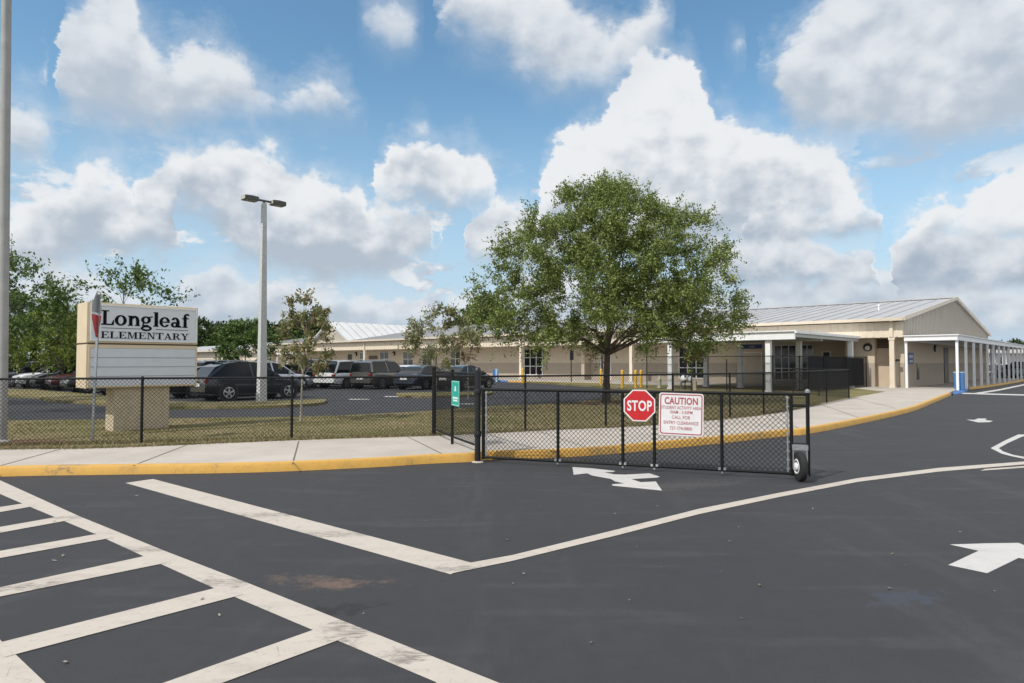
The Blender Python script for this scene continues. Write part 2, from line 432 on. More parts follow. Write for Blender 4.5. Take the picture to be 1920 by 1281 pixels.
MT = dict(
    asphalt=asphalt_mat(), lawn=grass_ground_mat(),
    concrete=concrete_mat("concrete_walk", (.50, .45, .395)), slab=concrete_mat("concrete_slab", (.46, .43, .39)),
    white_paint=paint_mat("white_road_paint", (.52, .462, .40), 1.0, (.34, .30, .25), True), fresh_white=paint_mat("fresh_white_paint", (.55, .53, .505), .6),
    yellow_kerb=paint_mat("yellow_kerb_paint", (.64, .36, .075), 1.0, (.24, .16, .08), "kerb"),
    blue_kerb=paint_mat("blue_kerb_paint", (.06, .17, .42), .4, (.05, .1, .2)),
    black_vinyl=mat("black_vinyl", (.008, .0082, .0085), .6, spec=.25),
    black_metal=mat("black_steel", (.014, .0145, .015), .35, .0, var=.2, scale=20),
    galv=mat("galvanised", (.42, .43, .44), .42, .85, var=.2, scale=30), chrome=mat("bright_fitting", (.62, .62, .62), .3, .9),
    rubber=mat("tyre_rubber", (.016, .016, .016), .85, var=.2, scale=30),
    rim=mat("alloy_rim", (.55, .56, .58), .3, .85), dark_plastic=mat("dark_plastic", (.02, .02, .021), .6),
    cream=mat("cream_panel", (.69, .595, .47), .6, var=.05, scale=2), cream_sign=mat("cream_sign_metal", (.64, .52, .35), .45, var=.05, scale=3),
    stucco_pillar=mat("stucco_pillar", (.52, .43, .30), .92, var=.12, scale=9, bump=.5, bscale=70),
    tan_trim=mat("tan_trim", (.50, .40, .29), .5, var=.05), gutter=mat("tan_gutter", (.60, .51, .40), .42, var=.06, scale=3),
    rib_panel=mat("gable_panel", (.43, .385, .325), .6, var=.05, scale=1.5),
    roof=mat("standing_seam_roof", (.43, .425, .425), .5, .15, var=.08, scale=.8), roof_lit=mat("lit_seam_roof", (.68, .68, .67), .42, .2, var=.06, scale=.8),  # second roof is a paler copy, light on its gloss put into the colour
    soffit=mat("soffit", (.50, .45, .38), .8), wall=two_tone_wall(), pier=mat("pier_stucco", (.60, .50, .375), .9, var=.05, bump=.3),
    door=mat("tan_door", (.52, .425, .32), .5, var=.04), dark_door=mat("dark_door", (.06, .045, .035), .5), louver=mat("brown_louvre", (.13, .09, .06), .6),
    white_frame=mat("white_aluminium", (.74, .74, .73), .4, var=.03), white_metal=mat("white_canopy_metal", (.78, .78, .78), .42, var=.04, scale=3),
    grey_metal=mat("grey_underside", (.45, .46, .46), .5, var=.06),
    glass=mat("window_glass", (.018, .021, .024), .06, 0, .6), lamp_lens=mat("lamp_lens", (.55, .5, .42), .4), blue_sign=mat("blue_sign", (.025, .05, .20), .45),
    concrete_pole=mat("concrete_pole", (.50, .50, .48), .8, var=.08, scale=8, bump=.2), lamp_head=mat("lamp_head_bronze", (.075, .072, .065), .5), lamp_face=mat("lamp_head_end", (.46, .45, .37), .5),
    grey_pole=mat("grey_pole", (.34, .33, .31), .6, var=.1, scale=4), sign_white=mat("sign_face", (.66, .67, .68), .4, var=.02), sign_white2=mat("changeable_face", (.60, .62, .645), .35, var=.03),
    letter=mat("black_letter", (.006, .007, .013), .8, spec=.1), line_grey=mat("groove_grey", (.30, .32, .34), .6), red_sign=mat("red_sign", (.52, .018, .022), .38, var=.08, scale=12),
    sheet_white=mat("sign_sheeting", (.74, .72, .72), .4, var=.05, scale=10), red_text=mat("faded_red_print", (.38, .06, .07), .5), teal=mat("teal_sign", (.02, .36, .29), .4),
    teal_text=mat("pale_print", (.62, .74, .70), .5), alu_back=mat("sign_back", (.40, .40, .41), .4, .6),
    yellow=mat("safety_yellow", (.70, .40, .035), .45, var=.12, scale=8), hydrant=mat("hydrant_paint", (.55, .56, .42), .5, var=.15), white_wrap=mat("white_wrap", (.74, .74, .74), .75, bump=.6, bscale=14),
    pipe_green=mat("pipe_green", (.16, .20, .14), .55, var=.15), tan_post=mat("tan_post", (.55, .47, .34), .7), blue_pad=mat("blue_pad", (.05, .16, .38), .5, var=.06), blue_pale=mat("pale_blue", (.34, .48, .60), .5),
    car_glass=mat('car_glass', (.008, .009, .011), .08, 0, .28),
    screen=mat("windscreen_mesh", (.016, .018, .024), .8, var=.3, scale=9), mulch=mat("mulch", (.16, .085, .05), .95, var=.5, scale=14, bump=1.0, bscale=40),
    bark=bark_mat("oak_bark", (.15, .115, .09)), pale_bark=bark_mat("pale_bark", (.46, .41, .35)), grey_bark=bark_mat("grey_bark", (.20, .17, .14)),
    oak_leaf=leaf_mat("oak_leaf", (.10, .145, .036), (.30, .35, .105)), green_leaf=leaf_mat("green_leaf", (.055, .105, .022), (.15, .22, .055)),
    dark_leaf=leaf_mat("dark_leaf", (.038, .068, .020), (.10, .14, .045)), olive_leaf=leaf_mat("olive_leaf", (.12, .175, .025), (.27, .33, .07)),
    magnolia_leaf=leaf_mat("magnolia_leaf", (.14, .165, .06), (.33, .33, .15), (.40, .28, .16), .24), mixed_leaf=leaf_mat("mixed_leaf", (.14, .165, .06), (.32, .32, .15), (.34, .27, .15), .18),
    brown_leaf=leaf_mat("brown_leaf", (.13, .105, .04), (.27, .205, .09), (.32, .19, .09), .4),
    grass_blade=leaf_mat("grass_blade", (.15, .150, .055), (.32, .265, .135), (.40, .31, .19), .32, .2),
    litter=leaf_mat("litter", (.12, .08, .045), (.42, .36, .28), None, 0, .1),
    head_glass=mat("headlamp_glass", (.55, .57, .6), .1, .3), tail=mat("tail_lamp", (.16, .012, .014), .2), plate=mat("number_plate", (.6, .6, .58), .5),
    flag_red=mat("flag_red", (.42, .03, .04), .8), flag_white=mat("flag_white", (.7, .7, .7), .8), flag_blue=mat("flag_blue", (.03, .04, .16), .8),
    far_wall=mat("pale_far_wall", (.62, .57, .52), .8, var=.06, scale=1),
)
_sm = MT['screen'].node_tree
_tr = _sm.nodes.new('ShaderNodeBsdfTransparent'); _mx = _sm.nodes.new('ShaderNodeMixShader'); _mx.inputs[0].default_value = .72
_sm.links.new(_tr.outputs[0], _mx.inputs[1]); _sm.links.new(_sm.nodes['Principled BSDF'].outputs[0], _mx.inputs[2]); _sm.links.new(_mx.outputs[0], _sm.nodes['Material Output'].inputs[0])
def car_paint(name, col, metal=.3):
    return mat(name, col, .28, metal, .5, coat=.6)

# ------------------------------------------------------------------ mesh helpers
ORG = {}
class MB:
    def __init__(s, fr=None):
        s.v, s.f, s.fr = [], [], fr
    def P(s, p):
        p = Vector(p)
        return s.fr @ p if s.fr else p
    def add(s, vs, fs):
        o = len(s.v)
        s.v += [s.P(p) for p in vs]
        s.f += [tuple(i + o for i in f) for f in fs]
        return s
    def box(s, lo, hi):
        (a, b, c), (d, e, f) = lo, hi
        return s.add([(a, b, c), (d, b, c), (d, e, c), (a, e, c), (a, b, f), (d, b, f), (d, e, f), (a, e, f)],
                     [(0, 3, 2, 1), (4, 5, 6, 7), (0, 1, 5, 4), (1, 2, 6, 5), (2, 3, 7, 6), (3, 0, 4, 7)])
    def prism(s, poly, axis, a, b):
        """polygon given in the two other axes, extruded along axis"""
        n = len(poly)
        def at(p, q):
            return {0: (q, p[0], p[1]), 1: (p[0], q, p[1]), 2: (p[0], p[1], q)}[axis]
        vs = [at(p, a) for p in poly] + [at(p, b) for p in poly]
        return s.add(vs, [tuple(range(n))[::-1], tuple(range(n, 2 * n))] + [(i, (i + 1) % n, n + (i + 1) % n, n + i) for i in range(n)])
    def tube(s, pts, rad, n=8, cap=True):
        pts = [Vector(p) for p in pts]
        rad = rad if isinstance(rad, (list, tuple)) else [rad] * len(pts)
        vs, fs = [], []
        up = None
        for i, p in enumerate(pts):
            d = (pts[min(i + 1, len(pts) - 1)] - pts[max(i - 1, 0)]).normalized()
            if up is None or abs(d.dot(up)) > .95:
                up = Vector((0, 0, 1)) if abs(d.z) < .9 else Vector((1, 0, 0))
            u = d.cross(up).normalized(); w = u.cross(d)
            up = w
            for j in range(n):
                a = 2 * math.pi * j / n
                vs.append(p + (u * math.cos(a) + w * math.sin(a)) * rad[i])
        for i in range(len(pts) - 1):
            for j in range(n):
                k = (j + 1) % n
                fs.append((i * n + j, i * n + k, (i + 1) * n + k, (i + 1) * n + j))
        if cap:
            fs.append(tuple(range(n))[::-1]); fs.append(tuple(range((len(pts) - 1) * n, len(pts) * n)))
        return s.add(vs, fs)
    def lathe(s, c, prof, n=16, axis=2, cap=True):
        vs, fs = [], []
        for r, h in prof:
            for j in range(n):
                a = 2 * math.pi * j / n
                q = (r * math.cos(a), r * math.sin(a), h)
                if axis == 1: q = (q[0], h, q[1])
                if axis == 0: q = (h, q[0], q[1])
                vs.append(Vector(c) + Vector(q))
        for i in range(len(prof) - 1):
            for j in range(n):
                k = (j + 1) % n
                fs.append((i * n + j, i * n + k, (i + 1) * n + k, (i + 1) * n + j))
        if cap: fs.append(tuple(range(n))[::-1]); fs.append(tuple(range((len(prof) - 1) * n, len(prof) * n)))
        return s.add(vs, fs)
    def build(s, name, m, parent=None, smooth=None, bevel=0):
        me = bpy.data.meshes.new(name)
        org = ORG.get(parent.name, Vector((0, 0, 0))) if parent else Vector((0, 0, 0))
        me.from_pydata([p - org for p in s.v], [], s.f)
        bm = bmesh.new(); bm.from_mesh(me)
        bmesh.ops.recalc_face_normals(bm, faces=bm.faces)
        if bevel:
            bmesh.ops.bevel(bm, geom=bm.edges[:], offset=bevel, segments=2, affect='EDGES', profile=.6)
        bm.to_mesh(me); bm.free()
        if smooth:
            me.shade_smooth(); me.set_sharp_from_angle(angle=R(smooth))
        me.materials.append(m)
        o = bpy.data.objects.new(name, me); COL.objects.link(o)
        if parent:
            o.parent = parent; ORG[o.name] = org
        return o
def tag(o, label=None, cat=None, group=None, kind=None):
    if label: o['label'] = label
    if cat: o['category'] = cat
    if group: o['group'] = group
    if kind: o['kind'] = kind
    return o
def root(name, loc, label, cat, group=None, rz=0.0):
    o = bpy.data.objects.new(name, None); COL.objects.link(o)
    o.empty_display_size = .3
    o.location = loc; o.rotation_euler = (0, 0, rz)
    ORG[o.name] = Vector(loc)
    return tag(o, label, cat, group)
def kids(o): return [c for c in bpy.data.objects if c.parent == o]
def dup(o, parent=None):
    c = o.copy(); COL.objects.link(c)
    if parent: c.parent = parent
    for ch in kids(o): dup(ch, c)
    return c
def frame(o, x, y, z=(0, 0, 1)):
    """matrix whose columns are the axes x, y, z at o"""
    x, y, z = Vector(x).normalized(), Vector(y).normalized(), Vector(z).normalized()
    return Matrix(((x.x, y.x, z.x, o[0]), (x.y, y.y, z.y, o[1]), (x.z, y.z, z.z, o[2]), (0, 0, 0, 1)))
def np_mesh(name, verts, nper, m, parent=None):
    """loose n-gons, verts shaped (count, nper, 3)"""
    org = ORG.get(parent.name, Vector((0, 0, 0))) if parent else Vector((0, 0, 0))
    v = (verts.reshape(-1, 3) - np.array(org)).astype(np.float32)
    k = len(v) // nper
    me = bpy.data.meshes.new(name)
    me.vertices.add(len(v)); me.vertices.foreach_set('co', v.ravel())
    me.loops.add(len(v)); me.loops.foreach_set('vertex_index', np.arange(len(v), dtype=np.int32))
    me.polygons.add(k)
    me.polygons.foreach_set('loop_start', np.arange(0, len(v), nper, dtype=np.int32))
    me.polygons.foreach_set('loop_total', np.full(k, nper, dtype=np.int32))
    me.update(calc_edges=True); me.validate()
    me.materials.append(m)
    o = bpy.data.objects.new(name, me); COL.objects.link(o)
    if parent: o.parent = parent; ORG[o.name] = org
    return o
def smooth_path(pts, n=6):
    pts = [Vector(p) for p in pts]
    out = []
    for i in range(len(pts) - 1):
        p0, p1, p2, p3 = pts[max(i - 1, 0)], pts[i], pts[i + 1], pts[min(i + 2, len(pts) - 1)]
        for k in range(n):
            t = k / n
            out.append(.5 * ((2 * p1) + (p2 - p0) * t + (2 * p0 - 5 * p1 + 4 * p2 - p3) * t * t + (3 * p1 - p0 - 3 * p2 + p3) * t ** 3))
    out.append(pts[-1]); return out
def sheet(name, pts, z, m, kind='structure', thick=0.0):
    """flat polygon, triangulated; with thickness it becomes a slab"""
    bm = bmesh.new()
    vs = [bm.verts.new((p[0], p[1], z)) for p in pts]
    f = bm.faces.new(vs)
    if f.calc_area() and f.normal.z < 0: f.normal_flip()
    if thick:
        e = bmesh.ops.extrude_face_region(bm, geom=[f])
        bmesh.ops.translate(bm, verts=[x for x in e['geom'] if isinstance(x, bmesh.types.BMVert)], vec=(0, 0, -thick))
    bmesh.ops.triangulate(bm, faces=bm.faces[:])
    bmesh.ops.recalc_face_normals(bm, faces=bm.faces[:])
    me = bpy.data.meshes.new(name)
    if not thick:
        for f in bm.faces:
            if f.normal.z < 0: f.normal_flip()
    bm.to_mesh(me); bm.free()
    me.materials.append(m)
    o = bpy.data.objects.new(name, me); COL.objects.link(o)
    return tag(o, kind=kind)
def side_on(px, p0, d):
    """distance along the ground line p0 + u*d at which it crosses the sight plane of photo column px"""
    q = ray(px, HORIZON); k = q.x / q.y
    return (k * p0[1] - p0[0]) / (d[0] - k * d[1])
rnd = random.Random(7)

# ------------------------------------------------------------------ ground, road, kerbs, walks
sheet('ground', [(-900, -60), (900, -60), (900, 1500), (-900, 1500)], -.03, MT['lawn'])
sheet('road', [(-75, -25), (110, -25), (150, 140), (-75, 140)], 0.0, MT['asphalt'])
KB = [(-13.5, 8.3), (-10.5, 8.85)] + [tuple(G(*p)[:2]) for p in ((0, 894), (200, 890.5), (480, 886), (700, 876.5), (800, 870), (887, 866), (915, 862), (1043, 858.5), (1163, 850), (1234, 843), (1351, 831.5), (1478, 817.5),
      (1515, 814), (1610, 795.5), (1710, 772), (1750, 756), (1784, 741.5))]
KP = [Vector((x, y, 0)) for x, y in KB]
KS = smooth_path(KP, 5)
def offset_path(pts, d):
    out = []
    for i, p in enumerate(pts):
        t = (pts[min(i + 1, len(pts) - 1)] - pts[max(i - 1, 0)]).normalized()
        out.append(p + Vector((-t.y, t.x, 0)) * d)
    return out
WALK_Z = .13
def kerb(name, path, m, z=WALK_Z, w=.15, label=None):
    inner = offset_path(path, w); lip = offset_path(path, .022); top = offset_path(path, .03)
    mb = MB(); n = len(path)
    rows = [[(p.x, p.y, -.02) for p in path], [(p.x, p.y, z - .022) for p in offset_path(path, .012)], [(p.x, p.y, z + .004) for p in top], [(p.x, p.y, z + .006) for p in inner], [(p.x, p.y, -.02) for p in inner]]
    vs = [q for r in rows for q in r]
    fs = [(r * n + i, r * n + i + 1, (r + 1) * n + i + 1, (r + 1) * n + i) for r in range(4) for i in range(n - 1)]
    mb.add(vs, fs)
    return tag(mb.build(name, m, smooth=50), kind='structure')
kerb('kerb', KS, MT['yellow_kerb'])
BACK = [Vector((-13.5, 10.4, 0))] + [G(px, py, WALK_Z) for px, py in ((0, 843), (200, 840), (550, 825.5), (813, 817), (915, 812.5), (1043, 806), (1199, 799), (1369, 785), (1432, 777.5), (1517, 762), (1592, 747), (1661, 734.5))]
BS = smooth_path(BACK, 4)
KI = offset_path(KS, .13)
C0 = Vector((23.2, 38.9, 0))                       # near corner of the school building
D1 = Vector((-.725, .688, 0)).normalized()          # along its front, away to the left
D2 = Vector((-D1.y * -1, D1.x * -1, 0)).normalized()
D2 = Vector((.688, .725, 0)).normalized()           # into the building
BF = frame(C0, D1, D2)
def BW(s, t, z=0.0): return C0 + D1 * s + D2 * t + Vector((0, 0, z))
ramp_end = G(1789, 734)
sheet('pavement', [(p.x, p.y) for p in KI] + [tuple(BW(-2.75, .4)[:2]), tuple(BW(-2.75, 34)[:2]), tuple(BW(.5, 34)[:2]), tuple(BW(3.5, 1.5)[:2]), tuple(G(1596, 727.5, WALK_Z)[:2])] + [(p.x, p.y) for p in reversed(BS)], WALK_Z, MT['concrete'], thick=.12)
# expansion joints cut across the walk
def ribbon(path, w, z, name, m):
    a, b = offset_path(path, w / 2), offset_path(path, -w / 2)
    n = len(path); mb = MB()
    mb.add([(p.x, p.y, z) for p in a] + [(p.x, p.y, z) for p in b], [(i, i + 1, n + i + 1, n + i) for i in range(n - 1)])
    return tag(mb.build(name, m), kind='structure')
MT['joint'] = mat('joint_dark', (.13, .115, .10), .95)
for a, b in (((560, 828), (548, 872)), ((352, 834), (250, 873)), ((115, 842), (-30, 882)), ((762, 818), (832, 853)), ((1010, 809), (1105, 841)), ((1240, 796), (1310, 824)), ((1440, 778), (1500, 804)), ((1540, 759), (1612, 784)), ((1600, 746), (1680, 766))):
    ribbon([G(*a, WALK_Z), G(*b, WALK_Z)], .022, WALK_Z + .004, 'expansion_joint', MT['joint'])
# lawn between the walk and the car park
LOT = [Vector((-26, 15.0, 0))] + [G(px, py, .1) for px, py in ((0, 790), (200, 787.5), (360, 785), (585, 782), (700, 777), (804, 771.5), (916, 763), (1000, 760), (1062, 756), (1130, 747), (1168, 738), (1190, 729))]
LS = smooth_path(LOT, 4)
canopy_front = G(1490, 737, .13)
lawn_pts = [(p.x, p.y) for p in LS] + [tuple(BW(26, -4.6)[:2]), tuple(BW(14, -4.6)[:2]), tuple(BW(3.4, -.2)[:2]), tuple(G(1596, 727.5, WALK_Z)[:2])] + [(p.x, p.y) for p in reversed(BS)] + [(-26, 10.4)]
sheet('lawn', lawn_pts, .118, MT['lawn'], thick=.15)
# planted islands in the car park
def island(pix, z=.1):
    pts = smooth_path([G(*p, z) for p in pix] + [G(*pix[0], z)], 3)[:-1]
    return sheet('planted_island', [(p.x, p.y) for p in pts], z, MT['lawn'], thick=.13)
island([(-420, 726), (12, 729), (90, 733), (172, 739), (300, 752), (500, 752.5), (600, 748), (611, 751.5), (590, 756), (500, 760.5), (360, 762), (250, 761), (171, 754), (93, 749), (12, 741), (-420, 735)])
island([(742, 737), (806, 735.5), (870, 735), (922, 734), (905, 739), (815, 742), (755, 741.5)])
# walk along the building front with its painted kerb
sheet('front_walk', [tuple(BW(s, t)[:2]) for s, t in ((-.4, 2.6), (-.4, -.15), (3, -.15), (14, -4.5), (70, -4.5), (70, 2.6))], WALK_Z + .005, MT['slab'], thick=.15)
def sfront(px, t=-4.5): return side_on(px, BW(0, t), D1)
for a, b, m in ((908, 955, 'blue_kerb'), (955, 1150, 'yellow_kerb'), (1150, 1235, 'white_paint')):
    kerb('kerb', [BW(sfront(b), -4.66), BW(sfront(a), -4.66)][::-1], MT[m])
sheet('front_walk', [tuple(BW(s, t)[:2]) for s, t in ((70.02, 2.6), (70.02, -3), (90, -3), (90, 2.6))], WALK_Z + .005, MT['slab'], thick=.15)
# far kerb on the right beyond the ramp
RK = [G(px, py) for px, py in ((1818, 731), (1850, 727), (1890, 720.5), (1925, 714))]
dr = (RK[-1] - RK[0]).normalized()
RK += [RK[-1] + D2 * 12, RK[-1] + D2 * 40]
kerb('kerb', smooth_path(RK, 4), MT['yellow_kerb'])
kerb('kerb', [G(1788, 741), G(1803, 738.5), G(1817, 731.5)], MT['blue_kerb'], z=.07)
sheet('ramp', [tuple(G(1788, 740)[:2]), tuple(G(1803, 737.5)[:2]), tuple(G(1817, 731)[:2]), tuple(BW(-2.7, 4.5)[:2]), tuple(BW(-2.2, 1.5)[:2])], .075, MT['blue_kerb'], thick=.08)

# painted markings, each on the road it lies on
Z1, Z2 = .0025, .005
def paint(name, pix, z=Z1, m='white_paint'):
    return sheet(name, [tuple(G(*p)[:2]) for p in pix], z, MT[m])
q = lambda x, y: (x / 2, 800 + y / 2)
def ext(a, b, px):                                   # carry the edge a-b on to photo column px
    t = (px - a[0]) / (b[0] - a[0]); return (px, a[1] + (b[1] - a[1]) * t)
# crosswalk: its long border, its rungs, and the second border at the frame's edge
top_edge = (q(0, 202), q(1870, 962)); low_edge = (q(85, 290), q(1640, 962))
paint('crosswalk_border', [ext(*top_edge, -260), top_edge[0], q(300, 338), q(620, 468), q(880, 568), top_edge[1], ext(*top_edge, 1250), ext(*low_edge, 1250), low_edge[1], q(1175, 765), q(805, 608), q(540, 488), q(360, 405), low_edge[0], ext(*low_edge, -160)], Z1)
rungs = [((q(85, 290), q(0, 303)), (q(115, 302), q(0, 322))), ((q(205, 342), q(0, 378)), (q(240, 356), q(0, 400))), ((q(360, 405), q(0, 468)), (q(400, 422), q(0, 495))), ((q(540, 488), q(0, 605)), (q(598, 518), q(0, 640))),
         ((q(805, 608), q(10, 810)), (q(880, 640), q(65, 855))), ((q(1175, 765), q(620, 962)), (q(1265, 805), q(840, 962))), ((q(1640, 962), q(1250, 1180)), (q(1755, 1013), q(1480, 1190)))]
g1, g2 = G(*q(10, 810)), G(*q(170, 962))
gd = (g2 - g1).normalized(); gn = Vector((-gd.y, gd.x, 0))
if gn.x > 0: gn = -gn
def meet(p, l):                                        # run along l from p until the far border is reached
    return p + l * ((g1 - p).dot(gn) / l.dot(gn) + .05 / abs(l.dot(gn)))
for (a, b), (c, d) in rungs:
    A, B, C_, D_ = G(*a), G(*b), G(*c), G(*d)
    l1, l2 = (B - A).normalized(), (D_ - C_).normalized()
    sheet('crosswalk_bar', [tuple(v[:2]) for v in (A - l1 * .06, meet(A, l1), meet(C_, l2), C_ - l2 * .06)], Z2, MT['white_paint'])
sheet('crosswalk_border', [tuple(v[:2]) for v in (g1 - gd * 12, g2 + gd * 4, g2 + gd * 4 + gn * .42, g1 - gd * 12 + gn * .42)], Z1, MT['white_paint'])
paint('stop_line', [(235, 906), (287, 898.5), (885, 1056), (845, 1077.5)], Z1)
up = [(872, 1058), (960, 1042), (1160, 993), (1310, 955), (1460, 925), (1610, 897), (1760, 878), (1920, 866), (2060, 857), (2250, 849)]
lo = [(848, 1076), (960, 1053), (1160, 1004), (1310, 965), (1460, 933), (1610, 904), (1760, 885), (1920, 871.5), (2060, 862), (2250, 853.5)]
paint('lane_line', [tuple(p) for p in up] + [tuple(p) for p in reversed(lo)], Z2)
paint('lane_line', [(1848, 879.5), (1920, 874.2), (2080, 869), (2080, 872.5), (1920, 877.3), (1838, 883)], Z1)
z9 = lambda x, y: (1060 + x / 9.6, 860 + y / 9.6)
# combined straight and turn arrow by the gate
paint('turn_arrow', [z9(*p) for p in ((128, 155), (450, 175), (905, 225), (860, 245), (700, 250), (870, 285), (1080, 292), (1510, 268), (1700, 328), (1650, 345), (1185, 372), (1360, 428), (1630, 415), (1740, 580), (1300, 535), (850, 490), (840, 465), (1060, 450),
                                    (900, 415), (815, 368), (480, 308), (395, 268), (150, 295))], Z1, 'fresh_white')
z12 = lambda x, y: (1760 + x / 12, 1000 + y / 12)
paint('lane_arrow', [z12(*p) for p in ((245, 258), (1100, 232), (1800, 222), (2500, 520), (3300, 640), (3900, 800), (3500, 860), (2700, 720), (1800, 560), (1090, 905), (215, 720), (900, 400))], Z1, 'fresh_white')
zr = lambda x, y: (1740 + x / 10.67, 770 + y / 10.67)
paint('lane_arrow', [zr(*p) for p in ((765, 180), (930, 188), (1000, 158), (1175, 162), (1150, 195), (1300, 208), (1240, 232), (1000, 238))], Z1, 'fresh_white')
paint('island_line', [zr(*p) for p in ((1250, 755), (1520, 610), (1800, 482), (2300, 470), (2900, 460), (2900, 490), (2300, 500), (1890, 520), (1600, 650), (1415, 755))], Z1, 'fresh_white')
paint('island_line', [zr(*p) for p in ((1250, 755), (1415, 755), (1500, 820), (1700, 890), (1920, 930), (2300, 970), (2900, 1010), (2900, 1040), (2300, 1010), (1900, 965), (1700, 925), (1480, 870))], Z2, 'fresh_white')
paint('road_line', [(1800, 736.5), (1860, 738.2), (1930, 740), (2100, 744), (2100, 746), (1930, 742.2), (1860, 740.3), (1800, 738.5)], Z1, 'fresh_white')
paint('road_line', [(1822, 738), (1870, 730.5), (1925, 719.5), (1990, 708), (1992, 709.2), (1930, 720.8), (1875, 732.5), (1835, 739)], Z2, 'fresh_white')
for a, b in (((655, 748.2), (692, 748.2)), ((722, 743), (748, 743.2)), ((858, 757), (892, 757))):
    paint('parking_line', [a, b, (b[0] + 2, b[1] + 1.3), (a[0] - 2, a[1] + 1.3)], Z1, 'fresh_white')
paint('parking_line', [(1136, 748), (1164, 741.5), (1166, 743), (1140, 750)], Z1, 'fresh_white')

# ------------------------------------------------------------------ chain link
WIRE = .0060
def link_mesh(p0, p1, z0, z1, pitch=.074, w=WIRE, name='chain_mesh', parent=None, mat_='black_vinyl', knuckle=.0):
    """two families of crossing wires, each wire a slim three-sided bar"""
    p0, p1 = Vector(p0), Vector(p1)
    L = (p1 - p0).length; u = (p1 - p0) / L; H = z1 - z0
    nrm = Vector((-u.y, u.x, 0))
    vs = []
    for sgn in (1, -1):
        n = int((L + H) / pitch) + 1
        for i in range(-1, n + 1):
            x0 = i * pitch - (0 if sgn < 0 else H)
            x1 = x0 + sgn * H if sgn > 0 else x0 - H
            a0, a1 = (x0, 0.0), (x1, H)
            # clip to the panel
            def clip(a, b):
                (xa, ya), (xb, yb) = a, b
                if xa > xb: (xa, ya), (xb, yb) = (xb, yb), (xa, ya)
                if xb <= 0 or xa >= L: return None
                if xa < 0: ya += (yb - ya) * (0 - xa) / (xb - xa); xa = 0
                if xb > L: yb = ya + (yb - ya) * (L - xa) / (xb - xa); xb = L
                return (xa, ya), (xb, yb)
            c = clip(a0, a1)
            if not c: continue
            (xa, ya), (xb, yb) = c
            if math.hypot(xb - xa, yb - ya) < .01: continue
            off = nrm * (.003 * sgn)
            A = p0 + u * xa + Vector((0, 0, z0 + ya)) + off; B = p0 + u * xb + Vector((0, 0, z0 + yb)) + off
            d = (B - A).normalized(); e1 = d.cross(nrm).normalized()
            tri = [e1 * w * .5 - nrm * w * .29, -e1 * w * .5 - nrm * w * .29, nrm * w * .58]
            q3 = [[A + t for t in tri], [B + t for t in tri]]
            for k in range(3):
                k2 = (k + 1) % 3
                vs.append([q3[0][k], q3[0][k2], q3[1][k2], q3[1][k]])
    return np_mesh(name, np.array([[list(p) for p in f] for f in vs]), 4, MT[mat_], parent)
def fence_run(name, label, pts, zg=WALK_Z, h=1.22, spacing=2.7, post_r=.026, posts=None, cat='fence', pitch=.074, last=True, first=True, wire_w=WIRE, rail_r=.021, mid=False):
    pts = [Vector((p[0], p[1], 0)) for p in pts]
    r = root(name, (pts[0].x, pts[0].y, zg), label, cat)
    rail = MB(); 
    for a, b in zip(pts[:-1], pts[1:]):
        za = Vector((0, 0, zg + h))
        rail.tube([a + za, b + za], rail_r, 8)
        if mid: rail.tube([a + Vector((0, 0, zg + h * .5)), b + Vector((0, 0, zg + h * .5))], rail_r, 6)
    rail.build('top_rail', MT['black_vinyl'], r, smooth=40)
    for a, b in zip(pts[:-1], pts[1:]):
        link_mesh(a, b, zg + .03, zg + h + .02, pitch, wire_w, parent=r)
    plist = posts
    if plist is None:
        plist = []
        for i, (a, b) in enumerate(zip(pts[:-1], pts[1:])):
            n = max(1, round((b - a).length / spacing))
            plist += [a + (b - a) * (k / n) for k in range(n)]
        plist.append(pts[-1])
    for i, p in enumerate(plist):
        if (i == 0 and not first) or (i == len(plist) - 1 and not last): continue
        pb = MB().tube([(p.x, p.y, zg - .1), (p.x, p.y, zg + h + .01)], post_r, 10)
        pb.lathe((p.x, p.y, zg + h - .015), [(post_r + .006, 0), (post_r + .008, .03), (.012, .055)], 10)
        pb.build('post', MT['black_vinyl'], r, smooth=40)
    return r
FA, FC = G(265, 830, WALK_Z), G(813.5, 816.5, WALK_Z)
fd = (FC - FA).normalized()
PB_ = G(895.5, 866.6)                                # the stout gate post at the kerb
fence_run('chain_link_fence', 'low black chain link fence beside the sidewalk in front of the school sign', [FA - fd * 10.8, FC], posts=[FA - fd * 8.1, FA - fd * 5.4, FA - fd * 2.7, FA, FA + fd * 2.72])
# fence behind the gate, along the lawn to the yard corner
FB = [FC] + [G(px, py, WALK_Z) for px, py in ((915, 812.5), (985, 808.5), (1136, 801.5), (1262, 793.5), (1369, 785), (1432, 777.5), (1517, 762), (1550, 755), (1592, 747))]
fence_run('chain_link_fence', 'low black chain link fence curving along the lawn behind the swing gate', FB, posts=[FB[2], FB[3], FB[4], FB[5], FB[6], FB[7], FB[8], FB[9]])
fence_run('chain_link_fence', 'low chain link fence turning from the yard corner back to the white canopy', [FB[-1], G(1487, 738, WALK_Z)], first=False)
